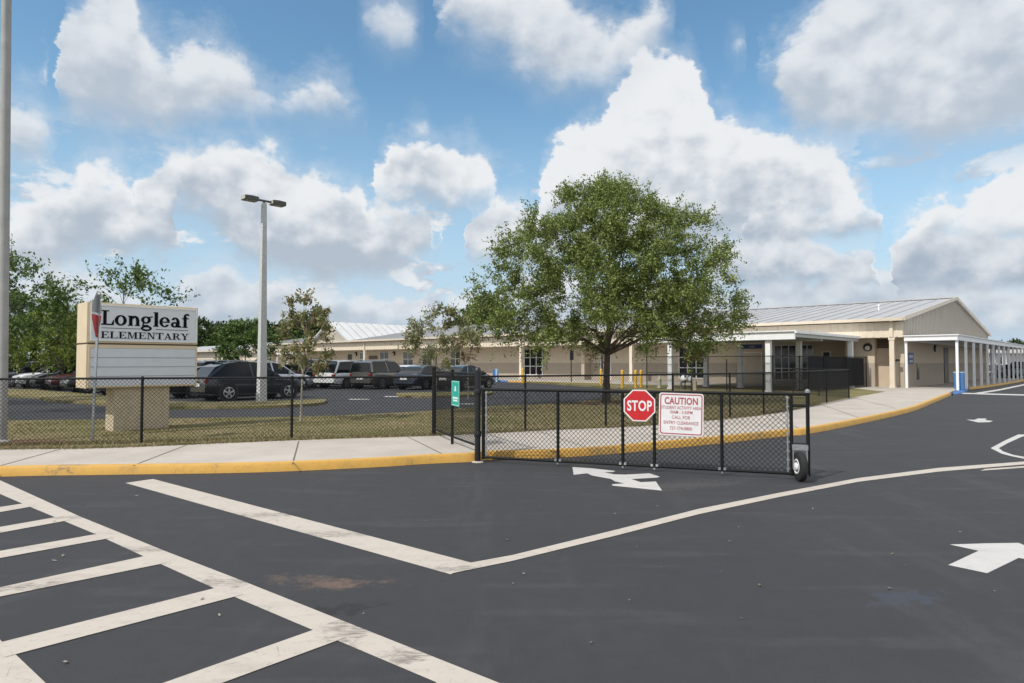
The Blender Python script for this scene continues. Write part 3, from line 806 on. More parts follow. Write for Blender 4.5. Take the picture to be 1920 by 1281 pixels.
# tall yard fence in front of the entry canopy and back to the building, with dark windscreen on its return
YA, YB = G(1213, 728.5, .13), G(1449, 735.8, .13)
YC = BW(side_on(1624, BW(0, .3), D1), .3)
fence_run('yard_fence', 'tall black chain link fence across the front of the white entry canopy', [YA, YB], zg=.135, h=1.85, spacing=2.35, post_r=.03, cat='fence', pitch=.09, mid=True)
yf = fence_run('yard_fence', 'tall black fence with dark windscreen running beside the canopy to the building', [YB, YC], zg=.135, h=1.85, spacing=2.6, post_r=.03, pitch=.09, first=False)
sc = MB(frame(YB + Vector((0, 0, .135)), (YC - YB), (YC - YB).cross(Vector((0, 0, 1)))))
sc.box(((YC - YB).length * .33, -.012, .1), ((YC - YB).length * .97, -.006, 1.78)); sc.build('windscreen', MT['screen'], yf)

# pedestrian gate across the sidewalk
pg = root('pedestrian_gate', (FC.x, FC.y, WALK_Z), 'narrow black chain link gate across the sidewalk beside the stout gate post', 'gate')
mid_ = G(848, 833, WALK_Z)
pb2 = Vector((PB_.x, PB_.y, 0)); 
MB().tube([(FC.x, FC.y, 0), (FC.x, FC.y, 1.54)], .043, 12).lathe((FC.x, FC.y, 1.52), [(.05, 0), (.05, .03), (.02, .06)], 12).build('post', MT['black_vinyl'], pg, smooth=40)
MB().tube([(mid_.x, mid_.y, .0), (mid_.x, mid_.y, 1.50)], .028, 10).lathe((mid_.x, mid_.y, 1.48), [(.034, 0), (.034, .03), (.012, .05)], 10).build('post', MT['black_vinyl'], pg, smooth=40)
dm = (pb2 - mid_); dm.z = 0
for zz in (1.46, .27):
    MB().tube([Vector((FC.x, FC.y, zz)), Vector((mid_.x, mid_.y, zz))], .02, 8).build('rail', MT['black_vinyl'], pg, smooth=40)
    MB().tube([Vector((mid_.x, mid_.y, zz)) + dm.normalized() * .05, Vector((pb2.x, pb2.y, zz)) - dm.normalized() * .08], .02, 8).build('rail', MT['black_vinyl'], pg, smooth=40)
link_mesh((FC.x, FC.y, 0), (mid_.x, mid_.y, 0), .27, 1.46, parent=pg)
link_mesh((mid_.x, mid_.y, 0), (pb2.x, pb2.y, 0), .27, 1.46, parent=pg)
# teal notice wired to the gate, facing the road
tsd = dm.normalized(); tsn = Vector((tsd.y, -tsd.x, 0))
tp = mid_ + tsd * .12 - Vector((0, 0, mid_.z))
ts = root('notice_sign', (tp.x, tp.y, 1.0), 'teal notice sign wired edge-on to the pedestrian gate', 'sign')
tf = frame(tp + Vector((0, 0, .86)), tsd, tsn * -1)
sg = MB(tf).box((.0, -.05, 0), (.46, -.045, .46)); pl = sg.build('plate', MT['teal'], ts)
tm = MB(tf)
for x0, x1, z0, z1 in ((.19, .26, .30, .36), (.17, .28, .27, .30), (.08, .38, .13, .165), (.1, .36, .085, .115), (.012, .448, .012, .02), (.012, .448, .44, .448), (.012, .02, .02, .44), (.44, .448, .02, .44)):
    tm.box((x0, -.054, z0), (x1, -.0505, z1))
tm.build('printed_marks', MT['teal_text'], pl)

# ------------------------------------------------------------------ the road gate
GA = Vector((PB_.x + .085, PB_.y - .02, 0)); GB = Vector((4.10, 9.18, 0))
gd_ = (GB - GA); GL = gd_.length
GF = frame(GA, gd_, Vector((-gd_.y, gd_.x, 0)))
gp = root('gate_post', (PB_.x, PB_.y, 0), 'stout black gate post standing at the end of the yellow kerb', 'post')
MB().tube([(PB_.x, PB_.y, -.05), (PB_.x, PB_.y, 1.52)], .05, 16).build('shaft', MT['black_metal'], gp, smooth=40)
MB().lathe((PB_.x, PB_.y, 1.50), [(.056, 0), (.056, .035), (.03, .07)], 16).build('cap', MT['black_metal'], gp, smooth=40)
for zz in (.42, 1.12):
    MB().lathe((PB_.x, PB_.y, zz), [(.058, 0), (.062, .02), (.062, .07), (.058, .09)], 16).build('hinge_band', MT['black_metal'], gp, smooth=40)
MB().lathe((PB_.x, PB_.y, -.0), [(.1, 0), (.085, .012), (.05, .02)], 14).build('footing', MT['concrete'], gp)
gt = root('swing_gate', (GA.x, GA.y, 0), 'long black chain link swing gate with a wheel at its free end', 'gate')
def gu(px): return side_on(px, GA, gd_.normalized())
ZT, ZB = 1.205, .085
uend = gu(1482)
fr = MB(GF)
fr.tube([(0, 0, ZT), (gu(1513), 0, ZT)], .024, 10); fr.build('top_rail', MT['black_vinyl'], gt, smooth=40)
MB(GF).tube([(0, 0, ZB), (uend, 0, ZB)], .022, 10).build('bottom_rail', MT['black_vinyl'], gt, smooth=40)
for px in (905.5, 1046, 1167, 1226, 1352, 1482):
    u = max(gu(px), .012)
    MB(GF).tube([(u, 0, ZB - .03), (u, 0, ZT)], .025 if px != 905.5 else .03, 10).build('upright', MT['black_vinyl'], gt, smooth=40)
    if px not in (905.5, 1482):
        t = MB(GF)
        t.box((u - .055, -.03, ZB + .0), (u - .02, .03, ZB + .035)); t.box((u + .02, -.03, ZB + .0), (u + .055, .03, ZB + .035)); t.box((u - .012, -.034, ZB - .045), (u + .012, .034, ZB - .02))
        t.build('bolt_clamp', MT['chrome'], gt)
link_mesh(GF @ Vector((0, 0, 0)), GF @ Vector((uend, 0, 0)), ZB, ZT, .074, .0070, parent=gt)
for u, ua, ub in ((.06, .0, .075), (uend - .05, uend - .07, uend)):
    tn = MB(GF); tn.box((u - .008, -.006, ZB), (u + .008, .006, ZT))
    for k in range(9):
        z = ZB + .06 + k * .125
        tn.box((ua, -.01, z), (ub, .01, z + .014))
    tn.build('tension_bar', MT['galv'], gt)
ue2 = gu(1513)
for z0, nm in ((1.045, 'brace'), (.50, 'axle_bracket')):
    MB(GF).tube([(uend, 0, z0), (ue2, 0, z0)], .02, 8).build(nm, MT['black_vinyl'], gt, smooth=40)
MB(GF).tube([(ue2, 0, .06), (ue2, 0, ZT + .01)], .026, 10).lathe((ue2, 0, ZT), [(.034, 0), (.034, .03), (.014, .05)], 10).build('upright', MT['black_vinyl'], gt, smooth=40)
MB(GF).lathe((ue2, 0, ZT + .022), [(.036, 0), (.036, .03), (.012, .05)], 10).build('post_cap', MT['galv'], gt, smooth=40)
um = (uend + ue2) / 2 - .01
fk = MB(GF)
fk.box((um - .095, -.11, .43), (um + .11, -.095, .50)); fk.box((um - .095, .095, .43), (um + .11, .11, .50)); fk.box((um - .095, -.095, .465), (um + .11, .095, .50))
fk.box((um + .085, -.095, .06), (um + .105, -.08, .43)); fk.box((um - .09, -.095, .17), (um - .075, -.08, .43))
fk.build('wheel_fork', MT['galv'], gt)
# the wheel is turned so that its tread faces the road
wc = GF @ Vector((um + .0, -.10, .205))
wax = Vector((-.995, .06, 0)).normalized()
wf = frame(wc, wax, Vector((-wax.y, wax.x, 0)))
prof = [(.10, -.046), (.17, -.050), (.196, -.040), (.205, -.018), (.205, .018), (.196, .040), (.17, .050), (.10, .046)]
wh = MB(wf).lathe((0, 0, 0), prof, 28, axis=0).build('wheel', MT['rubber'], gt, smooth=35)
MB(wf).lathe((0, 0, 0), [(.112, -.044), (.112, .04), (.10, .054), (.06, .04), (.05, .062), (.02, .075)], 20, axis=0).build('rim', MT['sheet_white'], wh, smooth=35)

# ------------------------------------------------------------------ lettering
def sans(text, size, m, fr_, name, parent, sx=1.0, depth=.0016, weight=.0, align='CENTER', track=1.0):
    cu = bpy.data.curves.new('t', 'FONT'); cu.body = text; cu.size = size; cu.align_x = align; cu.align_y = 'BOTTOM_BASELINE'
    cu.extrude = depth / 2; cu.offset = weight; cu.space_character = track; cu.resolution_u = 3
    t = bpy.data.objects.new('t', cu); COL.objects.link(t)
    dg = bpy.context.evaluated_depsgraph_get(); dg.update()
    me = bpy.data.meshes.new_from_object(t.evaluated_get(dg))
    bpy.data.objects.remove(t); bpy.data.curves.remove(cu)
    vs = [(v.co.x * sx, -v.co.z, v.co.y) for v in me.vertices]
    mb = MB(fr_); mb.add(vs, [tuple(p.vertices) for p in me.polygons]); bpy.data.meshes.remove(me)
    return mb.build(name, m, parent)
# STOP sign
gz = GF.copy()
us = gu(1199)
zc = 1.65 - (760 - 680) / F_PX * (GF @ Vector((us, 0, 0))).y
st = root('stop_sign', tuple(GF @ Vector((us, -.03, zc))), 'small red octagonal STOP sign fixed to the chain link gate', 'sign')
sf = GF @ Matrix.Translation((us, -.036, zc))
ro = .2385 / math.cos(R(22.5))
octo = [(ro * math.cos(R(22.5 + 45 * k)), ro * math.sin(R(22.5 + 45 * k))) for k in range(8)]
back = MB(sf).prism(octo, 1, -.003, 0).build('plate', MT['sheet_white'], st)
MB(sf).prism([(x * .925, y * .925) for x, y in octo], 1, -.0045, -.0032).build('red_field', MT['red_sign'], st)
sans('STOP', .215, MT['sheet_white'], sf @ Matrix.Translation((0, -.0058, -.076)), 'lettering', st, sx=.70, weight=.0055, track=1.06)
# CAUTION sign
uc = gu(1276.5)
zc2 = 1.65 - (776.5 - 680) / F_PX * (GF @ Vector((uc, 0, 0))).y
ct = root('caution_sign', tuple(GF @ Vector((uc, -.03, zc2))), 'square white CAUTION sign with faded red print fixed to the gate', 'sign')
cf = GF @ Matrix.Translation((uc, -.036, zc2)) @ Matrix.Rotation(R(1.2), 4, 'Y')
def rrect(w, h, r, n=5):
    out = []
    for cx, cy, a0 in ((w - r, h - r, 0), (-w + r, h - r, 90), (-w + r, -h + r, 180), (w - r, -h + r, 270)):
        out += [(cx + r * math.cos(R(a0 + 90 * k / n)), cy + r * math.sin(R(a0 + 90 * k / n))) for k in range(n + 1)]
    return out
MB(cf).prism(rrect(.322, .315, .04), 1, -.003, 0).build('plate', MT['sheet_white'], ct)
bo, bi = rrect(.306, .299, .034), rrect(.290, .283, .026)
bb = MB(cf); n_ = len(bo)
bb.add([(x, -.0045, z) for x, z in bo] + [(x, -.0045, z) for x, z in bi] + [(x, -.0032, z) for x, z in bo] + [(x, -.0032, z) for x, z in bi],
       [(i, (i + 1) % n_, n_ + (i + 1) % n_, n_ + i) for i in range(n_)] + [(2 * n_ + i, 2 * n_ + (i + 1) % n_, (i + 1) % n_, i) for i in range(n_)] + [(n_ + i, n_ + (i + 1) % n_, 3 * n_ + (i + 1) % n_, 3 * n_ + i) for i in range(n_)])
bb.build('red_border', MT['red_text'], ct)
for txt, z, sz, sx, w in (('CAUTION', .150, .142, .74, .004), ('STUDENT ACTIVITY AREA', .075, .066, .72, .0006), ('10AM - 3:30PM', .008, .066, .78, .0006), ('CALL FOR', -.070, .072, .80, .0006), ('ENTRY CLEARANCE', -.150, .070, .78, .0006), ('727-774-0800', -.232, .070, .80, .0006)):
    sans(txt, sz, MT['red_text'], cf @ Matrix.Translation((0, -.0046, z)), 'lettering', ct, sx=sx, weight=w, track=1.04)

# ------------------------------------------------------------------ the school sign
P_S = Vector((-9.16, 14.0, 0))
SL, ST, SZ0, SZM, SZ1 = 2.30, .80, 1.09, 2.045, 2.965
SF = frame(P_S, D2, D1)                               # x along the face, y back, z up
sgn = root('school_sign', (P_S.x + D2.x * 1.15, P_S.y + D2.y * 1.15, .12), 'cream double cabinet sign reading Longleaf Elementary on a stucco pillar', 'sign')
MB(SF).box((.57, .10, .05), (1.72, .70, SZ0 + .02)).build('pillar', MT['stucco_pillar'], sgn)
MB(SF).box((0, 0, SZM + .035), (SL, ST, SZ1)).build('upper_cabinet', MT['cream_sign'], sgn, bevel=.008)
MB(SF).box((.03, .03, SZM - .005), (SL - .03, ST - .03, SZM + .04)).build('shadow_gap', MT['louver'], sgn)
lowcab = MB(SF).box((0, 0, SZ0), (SL, ST, SZM)).build('lower_cabinet', MT['cream_sign'], sgn, bevel=.008)
fp = MB(SF).box((.10, -.022, SZM + .105), (SL - .06, .01, SZ1 - .075)).build('name_panel', MT['sign_white'], sgn)
fm = MB(SF)
x0, x1, z0, z1 = .065, SL - .025, SZM + .075, SZ1 - .045
for a, b in (((x0, -.036, z0), (x0 + .035, .0, z1)), ((x1 - .035, -.036, z0), (x1, .0, z1)), ((x0 + .035, -.036, z1 - .03), (x1 - .035, .0, z1)), ((x0 + .035, -.036, z0), (x1 - .035, .0, z0 + .03))):
    fm.box(a, b)
fm.build('panel_frame', MT['white_frame'], sgn)
lp = MB(SF).box((.07, -.020, SZ0 + .05), (SL - .05, .01, SZM - .075)).build('letter_board', MT['sign_white2'], sgn)
gr = MB(SF)
for k in range(1, 4):
    z = SZ0 + .05 + k * .2075
    gr.box((.075, -.0265, z - .007), (SL - .055, -.0205, z + .007))
gr.build('letter_track', MT['line_grey'], lp)
lfm = MB(SF)
for a, b in (((.035, -.03, SZ0 + .02), (.07, .0, SZM - .045)), ((SL - .05, -.03, SZ0 + .02), (SL - .018, .0, SZM - .045)), ((.07, -.03, SZM - .075), (SL - .05, .0, SZM - .045)), ((.07, -.03, SZ0 + .02), (SL - .05, .0, SZ0 + .05))):
    lfm.box(a, b)
lfm.build('board_frame', MT['cream_sign'], sgn)
# serif letters drawn as strokes; every stroke sits a hair deeper than the one before
class Glyphs:
    def __init__(s, fr_): s.mb, s.k, s.fr = MB(fr_), 0, fr_
    def poly(s, pts):
        s.k += 1; d = -.006 - (s.k % 9) * .0004
        s.mb.prism(pts, 1, d, 0)
    def rect(s, a, b, c, d): s.poly([(a, b), (c, b), (c, d), (a, d)])
    def arc(s, cx, cy, rx, ry, tx, ty, a0=0, a1=360, n=22):
        full = abs(a1 - a0) >= 360
        o, i = [], []
        for k in range(n + 1):
            a = R(a0 + (a1 - a0) * k / n)
            o.append((cx + rx * math.cos(a), cy + ry * math.sin(a))); i.append((cx + (rx - tx) * math.cos(a), cy + (ry - ty) * math.sin(a)))
        s.k += 1; d = -.006 - (s.k % 9) * .0004
        m = n + 1
        vs = [(x, d, z) for x, z in o] + [(x, d, z) for x, z in i] + [(x, 0, z) for x, z in o] + [(x, 0, z) for x, z in i]
        fs = []
        for k in range(n):
            fs += [(k, k + 1, m + k + 1, m + k), (2 * m + k, 2 * m + k + 1, k + 1, k), (m + k, m + k + 1, 3 * m + k + 1, 3 * m + k)]
        if not full: fs += [(0, m, 3 * m, 2 * m), (n, 2 * m + n, 3 * m + n, m + n)]
        s.mb.add(vs, fs)
def lower(g, ch, x, h):
    """bold slab-serif lower case, h is the height of a capital; returns the advance"""
    X = h * .70; st_ = h * .205; sf_ = h * .075; tn_ = h * .095
    if ch == 'L':
        g.rect(x + h * .12, 0, x + h * .32, h); g.rect(x, h - sf_, x + h * .46, h); g.rect(x, 0, x + h * .74, sf_ * 1.2); g.poly([(x + h * .60, sf_), (x + h * .76, sf_), (x + h * .76, h * .34), (x + h * .70, h * .34)])
        return h * .80
    if ch == 'o':
        g.arc(x + X * .52, X * .5, X * .52, X * .52, st_, tn_); return X * 1.14
    if ch == 'n':
        g.rect(x + h * .07, 0, x + h * .07 + st_, X); g.rect(x, X - sf_, x + h * .1, X)
        g.arc(x + h * .42, X - h * .25, h * .25, h * .26, st_ * .9, tn_ * 1.5, 0, 165); g.rect(x + h * .50, 0, x + h * .50 + st_, X - h * .24)
        g.rect(x, 0, x + h * .31, sf_); g.rect(x + h * .43, 0, x + h * .74, sf_); return h * .80
    if ch == 'g':
        g.arc(x + X * .46, X * .64, X * .44, X * .37, st_ * .92, tn_); g.arc(x + X * .50, -X * .20, X * .50, X * .28, st_ * .75, tn_ * 1.3)
        g.poly([(x + X * .16, X * .30), (x + X * .30, X * .36), (x + X * .26, X * .02), (x + X * .12, X * .02)]); g.rect(x + X * .2, X * .02, x + X * .7, X * .15)
        g.poly([(x + X * .76, X * .86), (x + X * 1.06, X * .92), (x + X * 1.06, X * 1.04), (x + X * .72, X * .96)]); return X * 1.14
    if ch == 'l':
        g.rect(x + h * .07, 0, x + h * .07 + st_ * 1.08, h * 1.03); g.rect(x, h * 1.03 - sf_, x + h * .1, h * 1.03); g.rect(x, 0, x + h * .33, sf_); return h * .385
    if ch == 'e':
        g.arc(x + X * .50, X * .5, X * .50, X * .52, st_, tn_, 10, 325); g.rect(x + X * .18, X * .44, x + X * .98, X * .56); return X * 1.08
    if ch == 'a':
        g.arc(x + X * .42, X * .70, X * .36, X * .33, st_ * .9, tn_ * 1.1, 0, 170); g.rect(x + X * .54, 0, x + X * .54 + st_ * 1.02, X * .72); g.arc(x + X * .36, X * .27, X * .36, X * .29, st_ * .85, tn_ * 1.1)
        g.poly([(x + X * .60, 0), (x + X * 1.0, 0), (x + X * 1.0, sf_ * 1.2), (x + X * .75, sf_ * 2)]); return X * 1.10
    if ch == 'f':
        g.rect(x + h * .09, 0, x + h * .09 + st_, h * .80); g.arc(x + h * .32, h * .78, h * .23, h * .25, st_ * .8, tn_ * 1.3, 35, 180); g.rect(x - h * .02, X - sf_, x + h * .44, X); g.rect(x, 0, x + h * .36, sf_)
        return h * .50
def caps(g, ch, x, h):
    st_, tn_, sf_ = h * .21, h * .075, h * .07
    w = h * .86
    if ch in 'EL':
        g.rect(x + h * .12, 0, x + h * .12 + st_, h); g.rect(x, h - sf_, x + h * (.80 if ch == 'E' else .46), h); g.rect(x, 0, x + h * .84, sf_)
        g.poly([(x + h * .70, sf_), (x + h * .86, sf_), (x + h * .86, h * .30)])
        if ch == 'E':
            g.rect(x + h * .3, h * .48, x + h * .58, h * .55); g.rect(x + h * .55, h * .38, x + h * .61, h * .65); g.poly([(x + h * .66, h - sf_), (x + h * .81, h * .72), (x + h * .81, h - sf_)])
        return h * .98
    if ch == 'M':
        g.rect(x + h * .12, 0, x + h * .12 + tn_, h); g.rect(x + h * .88, 0, x + h * .88 + st_, h); g.poly([(x + h * .12, h), (x + h * .36, h), (x + h * .62, h * .02), (x + h * .52, h * .02)]); g.poly([(x + h * .52, h * .02), (x + h * .58, h * .02), (x + h * .93, h), (x + h * .86, h)])
        for a in (0, .76): g.rect(x + h * a, 0, x + h * (a + .34 if a == 0 else a + .46), sf_)
        g.rect(x, h - sf_, x + h * .3, h); g.rect(x + h * .86, h - sf_, x + h * 1.22, h); return h * 1.30
    if ch == 'N':
        g.rect(x + h * .14, 0, x + h * .14 + tn_, h); g.rect(x + h * .80, 0, x + h * .80 + tn_, h); g.poly([(x + h * .1, h), (x + h * .34, h), (x + h * .88, 0), (x + h * .74, 0)])
        g.rect(x, 0, x + h * .36, sf_); g.rect(x, h - sf_, x + h * .3, h); g.rect(x + h * .66, h - sf_, x + h * 1.02, h); return h * 1.10
    if ch == 'T':
        g.rect(x + h * .34, 0, x + h * .34 + st_, h); g.rect(x, h - sf_, x + h * .90, h); g.rect(x + h * .22, 0, x + h * .68, sf_)
        g.poly([(x, h - sf_), (x + h * .12, h - sf_), (x, h * .68)]); g.poly([(x + h * .90, h - sf_), (x + h * .78, h - sf_), (x + h * .90, h * .68)]); return h * .97
    if ch == 'A':
        g.poly([(x + h * .12, 0), (x + h * .20, 0), (x + h * .50, h * .86), (x + h * .46, h)]); g.poly([(x + h * .40, h), (x + h * .54, h), (x + h * .92, 0), (x + h * .68, 0)]); g.rect(x + h * .24, h * .30, x + h * .72, h * .37)
        g.rect(x, 0, x + h * .32, sf_); g.rect(x + h * .58, 0, x + h * 1.02, sf_); return h * 1.06
    if ch == 'R':
        g.rect(x + h * .12, 0, x + h * .12 + st_, h); g.arc(x + h * .50, h * .735, h * .32, h * .265, st_ * .9, tn_, -90, 90); g.rect(x, h - sf_, x + h * .52, h); g.rect(x + h * .3, h * .47, x + h * .52, h * .54)
        g.poly([(x + h * .42, h * .50), (x + h * .62, h * .50), (x + h * 1.0, 0), (x + h * .76, 0)]); g.rect(x, 0, x + h * .44, sf_); g.rect(x + h * .74, 0, x + h * 1.06, sf_); return h * 1.08
    if ch == 'Y':
        g.poly([(x + h * .04, h), (x + h * .28, h), (x + h * .58, h * .46), (x + h * .40, h * .46)]); g.poly([(x + h * .78, h), (x + h * .87, h), (x + h * .60, h * .46), (x + h * .50, h * .46)]); g.rect(x + h * .39, 0, x + h * .39 + st_, h * .48)
        g.rect(x - h * .04, h - sf_, x + h * .38, h); g.rect(x + h * .66, h - sf_, x + h * 1.0, h); g.rect(x + h * .28, 0, x + h * .72, sf_); return h * .98
def word(txt, fn, h, u0, u1, z, name):
    probe = Glyphs(Matrix()); x = 0
    for ch in txt: x += fn(probe, ch, x, h)
    k = (u1 - u0) / x
    g = Glyphs(SF @ Matrix.Translation((u0, -.0225, z)) @ Matrix.Diagonal((k, 1, 1, 1)))
    x = 0
    for ch in txt: x += fn(g, ch, x, h)
    return g.mb.build(name, MT['letter'], fp)
word('Longleaf', lower, .325, .26, 2.10, 2.475, 'lettering')
word('ELEMENTARY', caps, .150, .26, 2.085, 2.185, 'lettering')
MB(SF).box((.27, -.0275, 2.405), (1.14, -.0228, 2.416)).box((1.36, -.0275, 2.405), (2.07, -.0228, 2.416)).build('underline', MT['letter'], fp)

# ------------------------------------------------------------------ street furniture
# pointed sign and small yield sign on a channel post, seen almost edge-on
sp = G(172, 830.5, WALK_Z)
rs = root('road_sign', (sp.x, sp.y, .12), 'grey steel signpost with two plates seen edge-on in front of the school sign', 'sign')
MB().add([(sp.x + a + .085 * k, sp.y + b, 2.95 * k) for k in (0, 1) for a, b in ((-.022, -.012), (.022, -.012), (.022, .012), (-.022, .012))], [(0, 3, 2, 1), (4, 5, 6, 7), (0, 1, 5, 4), (1, 2, 6, 5), (2, 3, 7, 6), (3, 0, 4, 7)]).build('post', MT['galv'], rs)
ang = R(-73)
rf = frame(Vector((sp.x, sp.y, 0)) + Vector((.095, -.02, 0)), (math.cos(ang), math.sin(ang), 0), (-math.sin(ang), math.cos(ang), 0))
hw = .29
MB(rf).prism([(-hw, 2.60), (hw, 2.60), (hw, 2.74), (0.0, 3.02), (-hw, 2.74)], 1, -.036, -.033).build('pentagon_plate', MT['alu_back'], rs)
yl = MB(rf).prism([(-hw, 2.56), (hw, 2.56), (hw * .9, 2.46), (.03, 2.13), (-.03, 2.13), (-hw * .9, 2.46)], 1, -.036, -.033).build('yield_plate', MT['red_sign'], rs)
MB(rf).prism([(-.22, 2.535), (.22, 2.535), (.14, 2.42), (-.14, 2.42)], 1, -.0375, -.0362).build('white_field', MT['sheet_white'], yl)
# tall pole at the frame's left edge
lpz = G(3.5, 829, .12)
pole = root('street_pole', (lpz.x, lpz.y, .1), 'tall round grey pole standing in mulch behind the low fence', 'pole')
MB().tube([(lpz.x, lpz.y, 0), (lpz.x - .07, lpz.y, 5), (lpz.x - .14, lpz.y, 9.6)], [.088, .086, .08], 20).build('shaft', MT['grey_pole'], pole, smooth=40)
MB().lathe((lpz.x, lpz.y, .1), [(.15, 0), (.15, .04), (.09, .07)], 16).build('base_flange', MT['grey_pole'], pole, smooth=40)
hd = MB(frame((lpz.x - .14, lpz.y, 9.55), D2, D1))
hd.box((-.06, -.06, 0), (.06, .06, .12)); hd.build('top_bracket', MT['lamp_head'], pole)
mp_ = [Vector((lpz.x, lpz.y, 0)) + Vector((math.cos(a) * (.95 + .22 * math.sin(3 * a + 1)), math.sin(a) * (.85 + .2 * math.cos(2 * a)), 0)) for a in [k * math.pi / 9 for k in range(18)]]
sheet('mulch_bed', [(p.x + .25, p.y - .25) for p in mp_], .124, MT['mulch'])
# twin-head square lamp post
lb = G(490.5, 752.5, .1)
lamp = root('lamp_post', (lb.x, lb.y, .1), 'square tapered concrete lamp post with two bronze lamp heads', 'lamp post')
lf = frame((lb.x, lb.y, 0), D2, D1)
zt = 8.1
def taper(mb, z0, z1, a, b):
    mb.add([(-a, -a, z0), (a, -a, z0), (a, a, z0), (-a, a, z0), (-b, -b, z1), (b, -b, z1), (b, b, z1), (-b, b, z1)], [(0, 3, 2, 1), (4, 5, 6, 7), (0, 1, 5, 4), (1, 2, 6, 5), (2, 3, 7, 6), (3, 0, 4, 7)]); return mb
taper(MB(lf), 0, zt, .150, .080).build('pole', MT['concrete_pole'], lamp)
MB(lf).box((-.19, -.1, .05), (-.155, .1, .42)).build('cover_plate', MT['chrome'], lamp)
ax = Vector((.84, .0, 0)); 
hf = frame((lb.x, lb.y, zt), D2, D1)
MB(hf).tube([(0, 0, 0), (0, 0, .12)], .05, 10).build('tenon', MT['lamp_head'], lamp, smooth=40)
MB(hf).box((-.30, -.04, .06), (.30, .04, .13)).build('arm', MT['lamp_head'], lamp)
for sg_ in (-1, 1):
    h = MB(hf)
    a, b = (.30, .86) if sg_ > 0 else (-.86, -.30)
    h.prism([(a, .0), (b, .0), (b, .17), ((a + b) / 2, .19), (a, .17)], 1, -.20, .20)
    hh = h.build('lamp_head', MT['lamp_head'], lamp, bevel=.012)
    MB(hf).box((a + .05, -.16, -.012), (b - .05, .16, -.001)).build('lens', MT['lamp_lens'], hh)
    MB(hf).box((min(a, b) - .006, -.17, .03), (min(a, b) - .0005, .17, .15)).build('end_cap', MT['lamp_face'], hh)
# flagpole seen over the sign
fpz = Vector((-36.9, 72.0, 0))
fl = root('flagpole', tuple(fpz), 'distant white flagpole with a small striped flag showing above the sign', 'flagpole')
MB().tube([(fpz.x, fpz.y, 0), (fpz.x, fpz.y, 10.2)], [.06, .035], 8).build('pole', MT['white_metal'], fl)
ff = frame((fpz.x + .04, fpz.y, 7.0), (.50, .1, -.86), (.1, -1, 0), (.86, 0, .50))
fg = MB(ff).box((0, -.01, 0), (1.5, .01, 1.0)).build('flag', MT['flag_white'], fl)
rb = MB(ff)
for k in range(7): rb.box((.0 if k < 3 else .6, -.014, k * .143), (1.5, .014, k * .143 + .072))
rb.build('red_stripes', MT['flag_red'], fg)
MB(ff).box((0, -.018, .46), (.6, .018, 1.0)).build('blue_canton', MT['flag_blue'], fg)

def bollard(px, ybase, zt_, label, i=[0]):
    p = G(px, ybase, .13)
    if not i[0]:
        r = root('bollard', (0, 0, 0), label, 'bollard', 'yellow bollards at the drop-off')
        MB().tube([(0, 0, -.05), (0, 0, 1.0)], .085, 14).lathe((0, 0, 1.0), [(.085, 0), (.07, .045), (.03, .07)], 14).build('post', MT['yellow'], r, smooth=40)
        i[0] = r
    else:
        r = dup(i[0]); r['label'] = label
    r.location = (p.x, p.y, .13)
    return r
bollard(980, 717, 1, 'yellow bollard beside the white column near the small barred window')
bollard(1127, 721, 1, 'yellow bollard just left of the oak trunk')
bollard(1167, 726.5, 1, 'yellow bollard just right of the oak trunk')
bollard(1192, 727, 1, 'left yellow bollard of the close pair above the STOP sign')
bollard(1202, 726, 1, 'right yellow bollard of the close pair above the STOP sign')
hp = G(1236.5, 727.5, .12)
hy = root('fire_hydrant', tuple(hp), 'small pale fire hydrant on the lawn behind the fences', 'fire hydrant')
MB().lathe(hp, [(.14, 0), (.14, .05), (.095, .07), (.095, .46), (.12, .48), (.12, .54), (.085, .60), (.03, .68)], 14).build('barrel', MT['hydrant'], hy, smooth=40)
MB().tube([hp + Vector((-.19, 0, .38)), hp + Vector((.19, 0, .38))], .055, 10).build('nozzle', MT['hydrant'], hy, smooth=40)
MB().lathe(hp + Vector((0, 0, .68)), [(.05, 0), (.05, .05), (.02, .07)], 8).build('bonnet_nut', MT['white_wrap'], hy)
bp_ = G(1290, 731, .12)
bf = root('backflow_preventer', tuple(bp_), 'white wrapped backflow valve on bent pipes with a tan post on the lawn', 'water valve')
bfr = frame(bp_, D1 * -1, D2)
MB(bfr).tube([(-.42, 0, -.05), (-.42, 0, .36), (-.36, 0, .44), (-.1, 0, .46), (.18, 0, .46), (.26, 0, .42), (.28, 0, -.05)], .055, 10).build('pipe', MT['pipe_green'], bf, smooth=60)
MB(bfr).lathe((-.22, 0, .62), [(.05, -.17), (.19, -.12), (.23, 0), (.17, .16), (.06, .22)], 14).build('wrapped_valve', MT['white_wrap'], bf, smooth=60)
MB(bfr).lathe((.17, 0, .60), [(.04, -.16), (.13, -.1), (.15, .02), (.10, .14), (.03, .18)], 14).build('wrapped_valve', MT['white_wrap'], bf, smooth=60)
MB(bfr).box((.34, -.07, 0), (.52, .07, .48)).build('marker_post', MT['tan_post'], bf)
pp = BW(sfront(1071, -4.2), -4.2, .13)
ps = root('parking_sign', tuple(pp), 'dark signpost with a narrow plate beside the drop-off kerb', 'sign')
MB().tube([pp, pp + Vector((0, 0, 2.9))], .04, 8).build('post', MT['black_metal'], ps)
MB(frame(pp, D2, D1)).box((-.23, -.06, 1.72), (.23, -.045, 2.45)).build('plate', MT['dark_plastic'], ps)
bsp = BW(sfront(932, -4.9), -4.9, .0)
bs = root('bay_post', tuple(bsp), 'pale blue bay post by the blue kerb', 'post')
MB(frame(bsp, D1 * -1, D2)).box((-.10, -.10, 0), (.10, .10, 1.12)).build('post', MT['blue_pale'], bs, bevel=.01)
